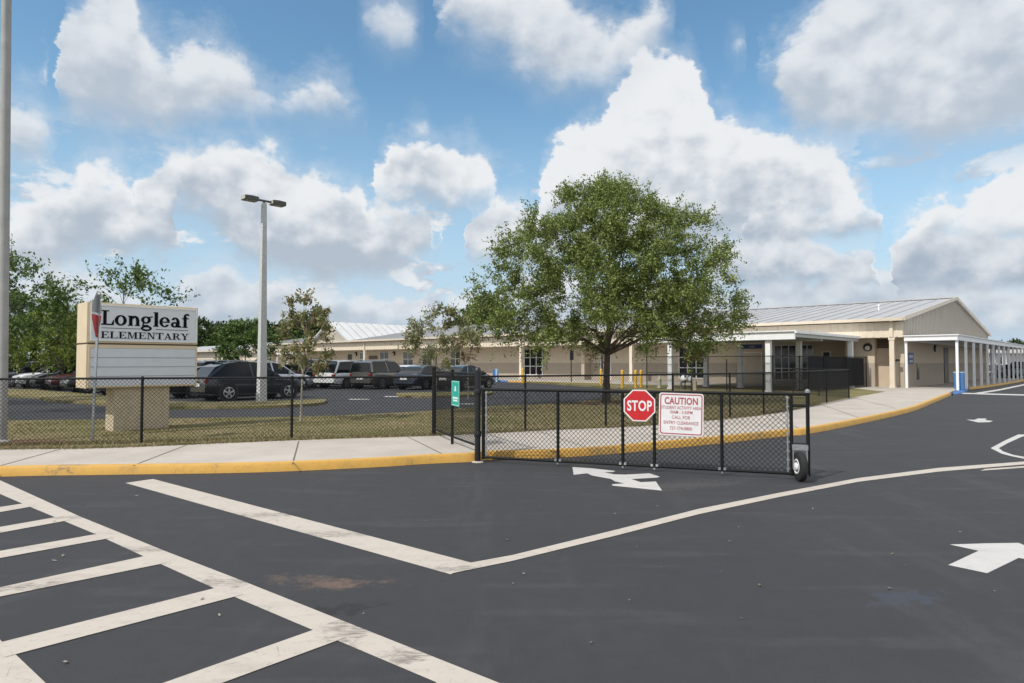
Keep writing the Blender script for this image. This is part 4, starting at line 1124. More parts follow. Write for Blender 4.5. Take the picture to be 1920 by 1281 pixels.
MB(frame(bsp, D1 * -1, D2)).box((-.42, -.12, .0), (-.12, .12, 1.05)).build('side_panel', MT['blue_pad'], bs, bevel=.01)

# ------------------------------------------------------------------ the school building
EAVE, RIDGE, WID, LEN = 4.36, 6.66, 32.4, 86.0
FAS0, FAS1 = 3.17, 4.10
sch = root('school_building', tuple(BW(0, 0)), 'long low tan school building with grey standing seam roof', 'school')
WT = 2.4                                               # the front wall stands back under the overhang
def ws(px, t=WT): return side_on(px, BW(0, t), D1)
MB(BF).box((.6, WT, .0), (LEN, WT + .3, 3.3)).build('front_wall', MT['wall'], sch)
# gable end: lower wall and ribbed gable panel
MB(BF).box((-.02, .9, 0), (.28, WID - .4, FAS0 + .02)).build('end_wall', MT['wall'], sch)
gpn = [(0.02, FAS0 - .04), (WID, FAS0 - .04), (WID, EAVE - .12), (WID / 2, RIDGE - .14), (0.02, EAVE - .12)]
gb = MB(BF).prism(gpn, 0, -.16, .05).build('gable_panel', MT['rib_panel'], sch)
rb_ = MB(BF)
k = .35
while k < WID - .2:
    top = EAVE - .14 + (RIDGE - EAVE) * (1 - abs(k - WID / 2) / (WID / 2))
    rb_.box((-.185, k, FAS0 - .03), (-.162, k + .06, top)); k += .40
rb_.build('panel_rib', MT['rib_panel'], gb)
# front fascia with corrugation, and the soffit beneath
fa = MB(BF).box((-.16, -.02, FAS0), (LEN, .16, FAS1)).build('fascia', MT['cream'], sch)
fr_ = MB(BF); s_ = .1
while s_ < LEN - .3:
    fr_.box((s_, -.045, FAS0 + .03), (s_ + .10, -.022, FAS1)); s_ += .42
fr_.build('corrugation', MT['cream'], fa)
MB(BF).box((-.14, .165, FAS0 - .02), (LEN, WT + .05, FAS0 + .04)).build('soffit', MT['soffit'], sch)
MB(BF).box((-.165, .05, FAS1), (LEN, .3, EAVE - .02)).build('frieze', MT['louver'], sch)
# roof slopes with seams, gutter and rake
roof = MB(BF)
ov = .42
roof.prism([(-ov, EAVE - .06), (WID / 2, RIDGE), (WID + ov, EAVE - .06), (WID + ov, EAVE - .14), (WID / 2, RIDGE - .10), (-ov, EAVE - .14)], 0, -.28, LEN)
rf_ = roof.build('roof', MT['roof'], sch)
seam = MB(BF); s_ = -.22
sl_ = (RIDGE - EAVE + .06) / (WID / 2 + ov)
while s_ < LEN:
    for a, b in ((-ov, WID / 2), (WID + ov, WID / 2)):
        seam.add([(s_, a, EAVE - .06), (s_ + .05, a, EAVE - .06), (s_ + .05, b, RIDGE), (s_, b, RIDGE), (s_, a, EAVE - .02), (s_ + .05, a, EAVE - .02), (s_ + .05, b, RIDGE + .04), (s_, b, RIDGE + .04)],
                 [(0, 3, 2, 1), (4, 5, 6, 7), (0, 1, 5, 4), (1, 2, 6, 5), (2, 3, 7, 6), (3, 0, 4, 7)])
    s_ += 1.02
seam.build('seam', MT['roof'], rf_)
MB(BF).box((-.28, WID / 2 - .25, RIDGE + .015), (LEN, WID / 2 + .25, RIDGE + .10)).build('ridge_cap', MT['roof'], rf_)
MB(BF).box((-.30, -ov - .13, EAVE - .22), (LEN, -ov + .02, EAVE - .03)).build('gutter', MT['gutter'], sch)
for a, b in ((-ov, WID / 2), (WID + ov, WID / 2)):
    MB(BF).add([(-.36, a, EAVE - .22), (-.282, a, EAVE - .22), (-.282, b, RIDGE - .14), (-.36, b, RIDGE - .14), (-.36, a, EAVE + .03), (-.282, a, EAVE + .03), (-.282, b, RIDGE + .11), (-.36, b, RIDGE + .11)],
               [(0, 3, 2, 1), (4, 5, 6, 7), (0, 1, 5, 4), (1, 2, 6, 5), (2, 3, 7, 6), (3, 0, 4, 7)]).build('rake_trim', MT['gutter'], sch)
vp = BW(2.6, 6.0, EAVE + sl_ * 6.3)
MB().tube([vp, vp + Vector((0, 0, .32))], .05, 8).lathe(vp + Vector((0, 0, .32)), [(.09, 0), (.09, .06), (.03, .1)], 8).build('vent_pipe', MT['white_metal'], rf_)
# columns that carry the overhang
for px in (684.5, 977.5, 1184.5, 1673.5):
    s = side_on(px, BW(0, .08), D1)
    c = MB(BF).box((s - .13, -.08, .1), (s + .13, .18, FAS0 + .01)); c.box((s - .17, -.12, .1), (s + .17, .22, .22)); c.box((s - .17, -.11, FAS0 - .16), (s + .17, .22, FAS0 + .015))
    c.build('column', MT['cream'], sch)
    MB(BF).box((s - .09, -.16, FAS0 + .02), (s + .09, -.05, EAVE - .2)).build('downspout', MT['cream'], sch)
s = side_on(1366.5, BW(0, 0), D1)
MB(BF).box((s - .08, -.16, 3.3), (s + .08, -.05, EAVE - .2)).build('downspout', MT['cream'], sch)
# windows: white frames with dark panes
def window(px0, px1, z0, z1, nx, nz, t=WT, m=None):
    a, b = ws(px1, t), ws(px0, t)
    if a > b: a, b = b, a
    f = MB(BF); w = .065
    f.box((a, t - .06, z0), (b, t + .02, z0 + w)); f.box((a, t - .06, z1 - w), (b, t + .02, z1))
    for k in range(nx + 1):
        c = a + (b - a - w) * k / nx; f.box((c, t - .062, z0 + w), (c + w, t + .018, z1 - w))
    for k in range(1, nz):
        c = z0 + (z1 - z0 - w) * k / nz
        f.box((a + w, t - .058, c), (b - w, t + .015, c + w))
    fo = f.build('window', MT['white_frame'], sch)
    MB(BF).box((a + .02, t - .02, z0 + .02), (b - .02, t - .004, z1 - .02)).build('pane', MT['glass'], fo)
window(983, 1018, .45, 2.98, 3, 3)
window(845, 864, .30, 2.95, 2, 3)
window(792, 811, .30, 2.95, 2, 3)
window(756, 775.5, .30, 2.95, 2, 3)
window(712.5, 729.5, .30, 2.95, 2, 3)
window(675, 688, .30, 2.95, 2, 3)
window(1273, 1323, .40, 2.9, 3, 3)
window(1452, 1494, .40, 2.9, 3, 3)
window(1503, 1526, .40, 2.9, 2, 3)
def door(px0, px1, z1=2.3, m='door', t=WT, frame_m='white_frame'):
    a, b = sorted((ws(px0, t), ws(px1, t)))
    f = MB(BF); f.box((a - .07, t - .05, .1), (a, t + .02, z1 + .07)); f.box((b, t - .05, .1), (b + .07, t + .02, z1 + .07)); f.box((a, t - .05, z1), (b, t + .02, z1 + .07))
    d = MB(BF).box((a, t - .03, .12), (b, t - .003, z1)).build('door', MT[m], sch)
    f.build('door_frame', MT[frame_m], d)
    MB(BF).box((b - .16, t - .07, 1.0), (b - .10, t - .031, 1.14)).build('handle', MT['galv'], d)
door(652, 661, 2.75, 'dark_door')
door(1127, 1145, 2.35)
s0, s1 = sorted((ws(1128), ws(1131)))
MB(BF).box((s0, WT - .045, .9), (s1, WT - .032, 2.2)).build('door_light', MT['glass'], sch)
door(1393, 1428, 2.35)
door(1544, 1556, 2.35, 'dark_door')
# entry recess pier, big pier with its lamp and the brown louvre beyond
s0, s1 = sorted((ws(1097, 1.6), ws(1150, 1.6)))
MB(BF).box((s1, 1.5, .1), (s1 + .35, WT - .001, FAS0 - .021)).build('pier', MT['wall'], sch)
s0, s1 = sorted((ws(1585, 1.0), ws(1640, 1.0)))
MB(BF).box((s0, 1.0, .1), (s1, WT - .001, FAS0 - .021)).build('pier', MT['wall'], sch)
sa, sb = sorted((ws(1641, 1.6), ws(1668, 1.6)))
MB(BF).box((sa - .4, 1.6, .1), (sb, 1.9, 2.55)).build('panel_door', MT['door'], sch)
lv = MB(BF)
for k in range(6): lv.box((sa - .4, 1.55 - .01 * (k % 2), 2.57 + k * .095), (sb, 1.9, 2.57 + k * .095 + .07))
lv.build('louvre', MT['louver'], sch)
MB(BF).box((.285, .92, .1), (sa - .42, 1.55, FAS0 - .021)).build('pier', MT['pier'], sch)
def wall_lamp(s, t, z, fr0=BF, par=sch):
    c = MB(fr0 @ Matrix.Translation((s, t, z)))
    c.lathe((0, 0, 0), [(.24, 0), (.26, -.05), (.24, -.12), (.17, -.15)], 18, axis=1)
    w = c.build('wall_lamp', MT['dark_plastic'], par, smooth=40)
    MB(fr0 @ Matrix.Translation((s, t, z - .06))).lathe((0, 0, 0), [(.15, -.14), (.14, -.175), (.05, -.19)], 14, axis=1).build('lens', MT['lamp_lens'], w, smooth=40)
wall_lamp(ws(1628, 1.0), .998, 2.62)
for px in (1199.5, 739, 668): wall_lamp(ws(px), WT - .002, 2.72)
nb = MB(BF); a, b = sorted((ws(692), ws(708)))
nb.box((a, WT - .05, 2.05), (b, WT - .002, 2.5)); nb.build('name_plate', MT['louver'], sch)
# things on the shaded end wall: blue notice, dark bell box, slot window, doorway
EF = frame(C0, D2, D1 * -1)                           # x along the end wall, y outwards
def et(px, o=0.0): return side_on(px, C0 - D1 * o, D2)
bn = MB(EF).box((et(1701), .03, 1.55), (et(1711.5), .06, 2.25)).build('blue_notice', MT['blue_sign'], sch)
MB(EF).box((et(1702.5), .0605, 1.95), (et(1710), .064, 2.12)).box((et(1703), .0605, 1.66), (et(1709.5), .064, 1.80)).build('pale_symbol', MT['alu_back'], bn)
MB(EF).box((et(1718), .02, .55), (et(1722), .05, 1.55)).build('slot_window', MT['glass'], sch)
dd = MB(EF).box((et(1769), .02, .12), (et(1777), .06, 2.75)).build('end_door', MT['dark_door'], sch)
wall_lamp(et(1752), .02, 2.65, EF @ Matrix.Diagonal((1, -1, 1, 1)), sch)
bx = BW(.13, .55)
MB(BF).box((.1, .30, 1.72), (.5, .44, 1.86)).build('bell_box', MT['dark_plastic'], sch)
# cross wing whose roof, its glossy brightness painted in as a paler colour, rises behind the left part of the front
S0, SE = side_on(622, BW(0, 0), D1), side_on(655, BW(0, 0), D1)
hw_ = S0 - SE
dep = BW(S0, 0).y; RZ = EYE + (680 - 603.5) / F_PX * dep
wing = MB(BF).prism([(S0 - hw_ - .5, EAVE - .2), (S0, RZ), (S0 + hw_ + .5, EAVE - .2), (S0 + hw_ + .5, EAVE - .28), (S0, RZ - .1), (S0 - hw_ - .5, EAVE - .28)], 1, -.6, 34).build('wing_roof', MT['roof_lit'], sch)
sm_ = MB(BF); t_ = -.58
while t_ < 34:
    for a in (S0 - hw_ - .5, S0 + hw_ + .5):
        sm_.add([(a, t_, EAVE - .2), (a, t_ + .06, EAVE - .2), (S0, t_ + .06, RZ), (S0, t_, RZ), (a, t_, EAVE - .08), (a, t_ + .06, EAVE - .08), (S0, t_ + .06, RZ + .12), (S0, t_, RZ + .12)],
                [(0, 3, 2, 1), (4, 5, 6, 7), (0, 1, 5, 4), (1, 2, 6, 5), (2, 3, 7, 6), (3, 0, 4, 7)])
    t_ += 1.25
sm_.build('seam', MT['roof'], wing)
MB(BF).prism([(S0 - hw_ - .2, FAS1), (S0 + hw_ + .2, FAS1), (S0 + hw_ + .2, EAVE - .2), (S0, RZ - .16), (S0 - hw_ - .2, EAVE - .2)], 1, -.10, .2).build('wing_gable', MT['rib_panel'], sch)
# far left: small white-framed porch on the end bay
pa, pb3 = side_on(519, BW(0, -1.2), D1), side_on(560, BW(0, -1.2), D1)
pc = MB(BF).box((pb3, -1.3, 2.75), (pa, 0, 3.0)); pc.box((pa - .2, -1.25, .1), (pa - .05, -1.1, 2.75)); pc.box(((pa + pb3) / 2, -1.25, .1), ((pa + pb3) / 2 + .15, -1.1, 2.75))
pc.build('porch_frame', MT['white_metal'], sch)

# entry canopy
cp = root('entry_canopy', tuple(BW(3, -5)), 'white flat entry canopy on square columns projecting from the school front', 'canopy')
CA = G(1490, 620, 3.26)                                # near right top corner
k_ = (CA - C0); cs, ctt = k_.dot(D1), k_.dot(D2)
cl = 9.2
CF = frame(BW(cs, ctt), D1, D2)
depth = -ctt - .05
MB(CF).box((0, 0, 2.83), (cl, .12, 3.22)).build('front_fascia', MT['white_metal'], cp)
MB(CF).box((-.10, -.10, 3.222), (cl + .1, depth, 3.28)).build('roof_sheet', MT['white_metal'], cp)
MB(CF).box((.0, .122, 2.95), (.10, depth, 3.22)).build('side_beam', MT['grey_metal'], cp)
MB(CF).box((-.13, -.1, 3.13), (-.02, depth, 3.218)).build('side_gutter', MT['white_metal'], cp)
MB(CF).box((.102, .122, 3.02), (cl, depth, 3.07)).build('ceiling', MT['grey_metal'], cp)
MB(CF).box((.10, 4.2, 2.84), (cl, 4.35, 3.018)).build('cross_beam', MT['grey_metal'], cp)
for px, tt in ((1441.5, .3), (1257.5, .3), (1498.5, 5.0), (1388, 5.0), (1324, 5.0), (1548, 9.4)):
    s = side_on(px, BW(cs, ctt + tt), D1)
    if px == 1548: s = .12; 
    if px == 1498.5: s = max(s, .12)
    MB(CF).box((s - .13, tt - .13, .1), (s + .13, tt + .13, 2.95 if tt > 1 else 2.829)).box((s - .17, tt - .17, .1), (s + .17, tt + .17, .2)).build('column', MT['white_metal'], cp)
hb = frame(CF @ Vector((side_on(1410, BW(cs, ctt + 3.9), D1), 3.9, 0)), D1, D2)
hs_ = root('hanging_sign', tuple(hb @ Vector((0, 0, 2.5))), 'dark blue sign hanging beneath the white entry canopy', 'sign')
pn = MB(hb).box((-.62, -.03, 2.46), (.62, .03, 2.72)).build('panel', MT['blue_sign'], hs_)
MB(hb).box((-.18, -.036, 2.58), (.12, -.031, 2.63)).box((-.2, -.036, 2.53), (.2, -.031, 2.55)).build('pale_line', MT['line_grey'], pn)
for x in (-.5, .5): MB(hb).tube([(x, 0, 2.72), (x, 0, 3.02)], .012, 6).build('hanger', MT['galv'], hs_)

# covered walkway along the end wall
wk = root('covered_walkway', tuple(BW(-1.4, 0)), 'white covered walkway on slender columns running along the end of the building', 'walkway cover')
WLN = 46
MB(BF).box((-2.9, -.12, 2.93), (-.24, .0, 3.20)).build('front_fascia', MT['white_metal'], wk)
MB(BF).box((-2.98, -.2, 3.202), (-.2, WLN, 3.26)).build('roof_sheet', MT['white_metal'], wk)
MB(BF).box((-2.9, .002, 2.93), (-2.78, WLN, 3.20)).build('edge_beam', MT['white_metal'], wk)
MB(BF).box((-.36, .002, 2.93), (-.24, WLN, 3.20)).build('edge_beam', MT['white_metal'], wk)
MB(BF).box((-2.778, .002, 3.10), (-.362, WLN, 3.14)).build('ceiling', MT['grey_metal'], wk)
for i in range(17):
    t = .02 + 2.72 * i
    MB(BF).box((-2.9, t, .0 if i else -.0), (-2.77, t + .13, 2.928)).build('column', MT['white_metal'], wk)
    if i == 0 or i > 11: MB(BF).box((-.37, t, .1), (-.24, t + .13, 2.928)).build('column', MT['white_metal'], wk)
b0 = BW(-2.95, .55, .0)
bd = root('recycling_bin', tuple(b0), 'bright blue bin standing against the first walkway column by the ramp', 'bin')
bfm = frame(b0, D1 * -1, D2)
MB(bfm).box((-.34, -.22, .08), (.12, .22, 1.06)).build('body', MT['blue_pad'], bd, bevel=.02)
MB(bfm).box((-.36, -.24, 1.065), (.14, .24, 1.12)).build('lid', MT['blue_pale'], bd, bevel=.015)

# outlying buildings
fb = root('classroom_block', (-47, 96, 0), 'low tan classroom wing far off between the sign and the lamp post', 'building')
LF = frame(Vector((-36.2, 98, 0)), D1, D2)
MB(LF).box((0, 0, 0), (44, 12, 3.7)).build('wall', MT['cream'], fb)
MB(LF).box((-.01, -.04, 0), (44, -.002, 1.6)).build('dado', MT['pier'], fb)
MB(LF).prism([(-.8, 3.72), (7, 4.95), (14, 3.72), (14, 3.6), (7, 4.8), (-.8, 3.6)], 0, -.5, 44.5).build('roof', MT['roof'], fb)
MB(LF).box((-.5, -1.0, 3.5), (44.5, -.82, 3.7)).build('gutter', MT['gutter'], fb)
for k in range(5):
    MB(LF).box((3 + k * 8.5, -.12, 0), (3.3 + k * 8.5, -.045, 3.7)).build('downspout', MT['louver'], fb)
pbk = root('portable_building', (66, 92, 0), 'long pale portable building beyond the covered walkway', 'building')
PF = frame(Vector((61, 88, 0)), (.96, .28, 0), (-.28, .96, 0))
MB(PF).box((0, 0, .4), (44, 8, 3.0)).build('wall', MT['far_wall'], pbk)
MB(PF).prism([(-.5, 3.0), (4, 4.1), (8.5, 3.0), (8.5, 2.88), (4, 3.98), (-.5, 2.88)], 0, -.4, 44.4).build('roof', MT['rib_panel'], pbk)
for k in range(9):
    w = MB(PF).box((1.5 + k * 4.8, -.04, 1.4), (2.6 + k * 4.8, -.002, 2.4)).build('window', MT['glass'], pbk)
MB(PF).box((.01, .1, .0), (43.9, 7.9, .398)).build('skirting', MT['louver'], pbk)

# ------------------------------------------------------------------ cars: x forward from the rear wheel's axle line, y to the left, z up
# profile keys: L overall, W width, H height, wb wheelbase, ro rear overhang, wheel radius, then the lower body's top line and the cabin outline
KIND = dict(
    suv=dict(W=1.86, H=1.68, wb=2.75, ro=.95, fo=.90, r=.36, deck=[(-.95, .88), (-.93, 1.02), (-.4, 1.06), (1.9, 1.02), (2.35, 1.00), (3.2, .92), (3.55, .80), (3.65, .62)], cab=[(-.90, 1.03), (-.50, 1.47), (-.12, 1.60), (.55, 1.68), (1.25, 1.66), (1.62, 1.56), (2.42, 1.0)]),
    boxy=dict(W=1.88, H=1.75, wb=2.70, ro=.95, fo=.80, r=.37, deck=[(-.95, .88), (-.94, 1.06), (-.4, 1.08), (1.9, 1.06), (2.25, 1.05), (3.15, 1.0), (3.42, .90), (3.5, .62)], cab=[(-.92, 1.06), (-.80, 1.62), (-.55, 1.73), (.6, 1.75), (1.5, 1.72), (1.74, 1.64), (2.28, 1.05)]),
    minivan=dict(W=1.98, H=1.76, wb=3.0, ro=1.05, fo=1.0, r=.34, deck=[(-1.05, .82), (-1.04, 1.0), (-.4, 1.03), (2.2, 1.0), (2.8, .98), (3.5, .86), (3.9, .74), (4.0, .58)], cab=[(-1.02, 1.0), (-.84, 1.56), (-.5, 1.72), (.7, 1.76), (1.7, 1.72), (2.1, 1.60), (3.05, .95)]),
    sedan=dict(W=1.82, H=1.46, wb=2.75, ro=1.05, fo=.95, r=.325, deck=[(-1.05, .78), (-1.03, .95), (-.55, 1.0), (.2, .96), (1.9, .93), (2.3, .92), (3.2, .80), (3.6, .68), (3.7, .52)], cab=[(-.62, .98), (-.05, 1.33), (.35, 1.44), (.9, 1.46), (1.35, 1.42), (1.65, 1.32), (2.4, .91)]),
    truck=dict(W=1.95, H=1.85, wb=3.3, ro=1.15, fo=.95, r=.40, deck=[(-1.15, 1.0), (-1.14, 1.16), (-.4, 1.17), (2.4, 1.16), (2.8, 1.14), (3.7, 1.08), (4.15, .96), (4.25, .66)], cab=[(-1.0, 1.16), (-.96, 1.50), (-.9, 1.55), (.55, 1.57), (.72, 1.80), (1.0, 1.85), (1.9, 1.83), (2.2, 1.74), (2.85, 1.14)]),
)
CARM = {}
def paint_of(name, col, metal):
    if name not in CARM: CARM[name] = car_paint('car_paint_' + name, col, metal)
    return CARM[name]
def make_car(name, kind, colour, loc, heading, label, cat='car', lift=0.0):
    k = KIND[kind]; W = k['W'] / 2; r = k['r']
    rt = root(name, (0, 0, 0), label, cat, 'cars in the school car park')
    pm = paint_of(*colour)
    # body shell lofted along the length
    xs = sorted(set([p[0] for p in k['deck']] + list(np.linspace(k['deck'][0][0], k['deck'][-1][0], 17))))
    dk = np.array(k['deck'])
    x0, x1 = dk[0, 0], dk[-1, 0]
    rows = []
    for x in xs:
        zt = float(np.interp(x, dk[:, 0], dk[:, 1]))
        e = min(x - x0, x1 - x)
        tw = W * (1 - .13 * max(0, 1 - e / .55) ** 2)
        zb = .27 if e > .5 else .27 + .12 * (1 - e / .5)
        zs = zt - .10
        sec = [(tw * .92, zb), (tw * .985, zb + .12), (tw, (zb + zs) * .52), (tw * .985, zs - .04), (tw * .95, zs + .04), (tw * .88, zt - .015), (tw * .60, zt + .012)]
        rows.append([(x, y, z) for y, z in sec] + [(x, -y, z) for y, z in reversed(sec)])
    m = len(rows[0]); mb = MB()
    mb.add([p for rw in rows for p in rw], [(i * m + j, i * m + (j + 1) % m, (i + 1) * m + (j + 1) % m, (i + 1) * m + j) for i in range(len(rows) - 1) for j in range(m)] + [tuple(range(m)), tuple(range((len(rows) - 1) * m, len(rows) * m))])
    body = mb.build('body', pm, rt, smooth=38)
    # glasshouse
    cb = k['cab']; cr = MB()
    zb0 = min(cb[0][1], cb[-1][1])
    def half(z): return W * (.93 - .21 * max(0, (z - zb0)) / (k['H'] - zb0))
    n = len(cb)
    top = [(x, half(z), z) for x, z in cb] + [(x, -half(z), z) for x, z in cb]
    fs = [(i, i + 1, n + i + 1, n + i) for i in range(n - 1)] + [tuple(range(n)), tuple(range(n, 2 * n)), (0, n, 2 * n - 1, n - 1)]
    cr.add(top, fs)
    gl = cr.build('windows', MT['car_glass'], rt, smooth=25)
    # roof skin and pillars, a little proud of the glass
    roof_i = [i for i, (x, z) in enumerate(cb) if z > k['H'] - .16]
    a, b = roof_i[0], roof_i[-1]
    seg = cb[a:b + 1]
    rf = MB(); nn = len(seg)
    vs = []
    for x, z in seg:
        h = half(z)
        vs += [(x, h + .012, z - .07), (x, h + .006, z + .004), (x, h * .7, z + .022), (x, -h * .7, z + .022), (x, -h - .006, z + .004), (x, -h - .012, z - .07)]
    rf.add(vs, [(i * 6 + j, i * 6 + j + 1, (i + 1) * 6 + j + 1, (i + 1) * 6 + j) for i in range(nn - 1) for j in range(5)])
    rf.build('roof', pm, rt, smooth=40)
    pl = MB()
    def pillar(xa, za, xb, zb_, w):
        for s in (1, -1):
            ya, yb = s * (half(za) + .012), s * (half(zb_) + .012)
            pl.add([(xa - w, ya, za), (xa + w, ya, za), (xb + w, yb, zb_), (xb - w, yb, zb_), (xa - w, ya - s * .03, za), (xa + w, ya - s * .03, za), (xb + w, yb - s * .03, zb_), (xb - w, yb - s * .03, zb_)],
                   [(0, 1, 2, 3), (7, 6, 5, 4), (0, 4, 5, 1), (2, 6, 7, 3), (1, 5, 6, 2), (3, 7, 4, 0)])
    pillar(cb[0][0] + .06, cb[0][1], seg[0][0] + .04, seg[0][1], .075)
    pillar(cb[-1][0] - .04, cb[-1][1], seg[-1][0] - .02, seg[-1][1], .05)
    midx = (seg[0][0] + cb[-1][0]) * .5
    pillar(midx - .05, zb0 + .02, midx - .15, k['H'] - .06, .04)
    pl.build('pillar', pm, rt)
    if kind in ('suv', 'boxy', 'minivan'):
        rx = MB()
        for s in (1, -1):
            rx.tube([(seg[0][0] + .15, s * W * .62, k['H'] + .0), (seg[0][0] + .3, s * W * .62, k['H'] + .055), (seg[-1][0] - .2, s * W * .62, k['H'] + .045), (seg[-1][0] - .05, s * W * .62, k['H'] - .02)], .018, 6)
        rx.build('roof_rail', MT['galv'], rt)
    # sill and bumper trims
    tr = MB().box((x0 + .25, -W * .97, .24), (x1 - .25, W * .97, .32)).build('sill', MT['dark_plastic'], rt)
    wd = .215
    for wx in (0, k['wb']):
        for s in (1, -1):
            arch = MB(Matrix.Translation((wx, s * (W + .001), r)))
            arch.lathe((0, 0, 0), [(r * 1.22, -.03), (r * 1.22, .006), (r * 1.05, .008)], 20, axis=1)
            if s < 0: arch = MB(Matrix.Translation((wx, -(W + .001), r))).lathe((0, 0, 0), [(r * 1.22, .03), (r * 1.22, -.006), (r * 1.05, -.008)], 20, axis=1)
            arch.build('wheel_arch', MT['dark_plastic'], rt)
            ty = MB(Matrix.Translation((wx, s * (W - wd / 2 + .02), r)))
            ty.lathe((0, 0, 0), [(r * .62, -wd / 2), (r * .93, -wd / 2), (r, -wd / 2 + .03), (r, wd / 2 - .03), (r * .93, wd / 2), (r * .62, wd / 2)], 24, axis=1)
            w = ty.build('wheel', MT['rubber'], rt, smooth=40)
            ri = MB(Matrix.Translation((wx, s * (W + .022), r)))
            ri.lathe((0, 0, 0), [(r * .68, s * -.02), (r * .68, s * .004), (r * .58, s * .006)], 20, axis=1, cap=False)
            for q_ in range(5):
                an = 2 * math.pi * q_ / 5 + .3
                c, sn = math.cos(an), math.sin(an)
                u, v = r * .60, r * .075
                ri.add([(c * 0 - sn * v, s * .012, sn * 0 + c * v), (c * u - sn * v * 1.5, s * .010, sn * u + c * v * 1.5), (c * u + sn * v * 1.5, s * .010, sn * u - c * v * 1.5), (sn * v, s * .012, -c * v)], [(0, 1, 2, 3)])
            ri.build('rim', MT['rim'] , w)
            MB(Matrix.Translation((wx, s * (W + .012), r))).lathe((0, 0, 0), [(r * .60, -.004), (r * .60, .004)], 20, axis=1).build('rim_well', MT['dark_plastic'], w)
    zr = k['deck'][1][1]; zf = k['deck'][-2][1]
    for s in (1, -1):
        ya, yb = sorted((s * W * .68, s * W * .90))
        MB().box((x0 - .012, ya, zr - .24), (x0 + .22, yb, zr - .08)).build('tail_light', MT['tail'], rt, bevel=.02)
        MB().box((x1 - .36, ya, zf - .16), (x1 - .03, yb, zf - .02)).build('headlight', MT['head_glass'], rt, bevel=.02)
        ya, yb = sorted((s * (W + .0), s * (W + .2)))
        MB().box((cb[-1][0] - .45, ya, cb[-1][1] - .0), (cb[-1][0] - .3, yb, cb[-1][1] + .14)).build('wing_mirror', pm, rt, bevel=.02)
    MB().box((x0 - .02, -.26, .62), (x0 + .05, .26, .76)).build('number_plate', MT['plate'], rt)
    MB().box((x1 - .06, -.5, .40), (x1 + .012, .5, .56)).build('grille', MT['dark_plastic'], rt)
    # reference point is the rear axle at the right-hand wheel's contact with the ground
    h = Vector((math.sin(heading), math.cos(heading), 0)); left = Vector((-h.y, h.x, 0))
    rt.location = Vector(loc) + left * W + Vector((0, 0, lift))
    rt.rotation_euler = (0, 0, math.atan2(h.y, h.x))
    return rt
H1, H2 = R(28), R(43.5)
CHAR, BLK, WHT, GRY, NAVY, SILV, MAR, RED = ('charcoal', (.028, .031, .038), .5), ('black', (.012, .012, .014), .3), ('white', (.66, .66, .66), .0), ('taupe', (.13, .125, .11), .6), ('slate', (.045, .055, .075), .5), ('silver', (.45, .47, .49), .7), ('maroon', (.10, .016, .022), .4), ('red', (.35, .03, .03), .2)
make_car('parked_suv', 'suv', CHAR, (-12.16, 28.0, 0), H2, 'dark charcoal suv parked behind the lamp post', 'suv')
make_car('parked_car', 'sedan', BLK, (-14.6, 30.0, 0), H2, 'black car mostly hidden behind the school sign pillar')
make_car('parked_suv', 'boxy', BLK, (-16.9, 37.5, 0), H2, 'tall black suv showing only its roof beside the school sign', 'suv')
make_car('parked_suv', 'suv', SILV, (-14.4, 36.6, 0), H2, 'silver roofed suv just beyond the charcoal suv', 'suv')
make_car('parked_car', 'sedan', SILV, (-15.7, 43.4, 0), H1, 'silver car between the lamp post and the black pickup')
make_car('parked_truck', 'truck', BLK, (-12.95, 42.2, 0), H1, 'black pickup with covered bed beside the white minivan', 'pickup')
make_car('parked_minivan', 'minivan', WHT, (-10.46, 41.3, 0), H1, 'white minivan parked with its rear towards the road', 'minivan')
make_car('parked_suv', 'boxy', GRY, (-8.05, 40.4, 0), H1, 'grey taupe suv parked right of the white minivan', 'suv')
make_car('parked_car', 'sedan', NAVY, (-5.2, 39.5, 0), H1, 'slate blue sedan seen just left of the pedestrian gate')
make_car('parked_car', 'sedan', BLK, (-2.75, 38.7, 0), H1, 'black sedan seen through the pedestrian gate')
make_car('parked_car', 'sedan', MAR, (-3.2, 46.0, 0), H1, 'maroon car behind the stout gate post')
make_car('parked_car', 'sedan', RED, (-19.5, 58, 0), H1, 'red car far back beside the distant classroom wing')
make_car('parked_car', 'sedan', WHT, (-6.9, 45.5, 0), H1, 'white car half hidden beyond the grey taupe suv')
H3 = R(43.5 + 180)
def nose(px, py, back, **k):
    p = G(px, py); h = Vector((math.sin(H3), math.cos(H3), 0)); left = Vector((-h.y, h.x, 0))
    return (p.x - h.x * back, p.y - h.y * back, 0)
make_car('parked_car', 'suv', NAVY, nose(-22, 726, 3.6), H3, 'dark blue car at the far left edge beside the round pole')
make_car('parked_car', 'suv', WHT, nose(22, 728, 3.6), H3, 'white car parked nose out left of the school sign')
make_car('parked_car', 'suv', BLK, nose(55, 730, 3.6), H3, 'black car squeezed between the white and maroon cars')
make_car('parked_car', 'suv', MAR, nose(84, 732, 3.6), H3, 'maroon car parked nose out left of the school sign')
make_car('parked_car', 'suv', BLK, nose(112, 736.5, 3.6), H3, 'black car whose nose touches the left edge of the school sign')
make_car('parked_car', 'suv', NAVY, nose(168, 740.5, 3.6), H3, 'dark car low behind the school sign and its signpost')
make_car('parked_car', 'sedan', NAVY, (51.5, 68, 0), R(60), 'dark blue car seen between the walkway columns')
make_car('parked_van', 'minivan', ('seafoam', (.22, .36, .30), .1), (54.5, 68, 0), R(60), 'sea green van at the right edge beyond the walkway', 'van')

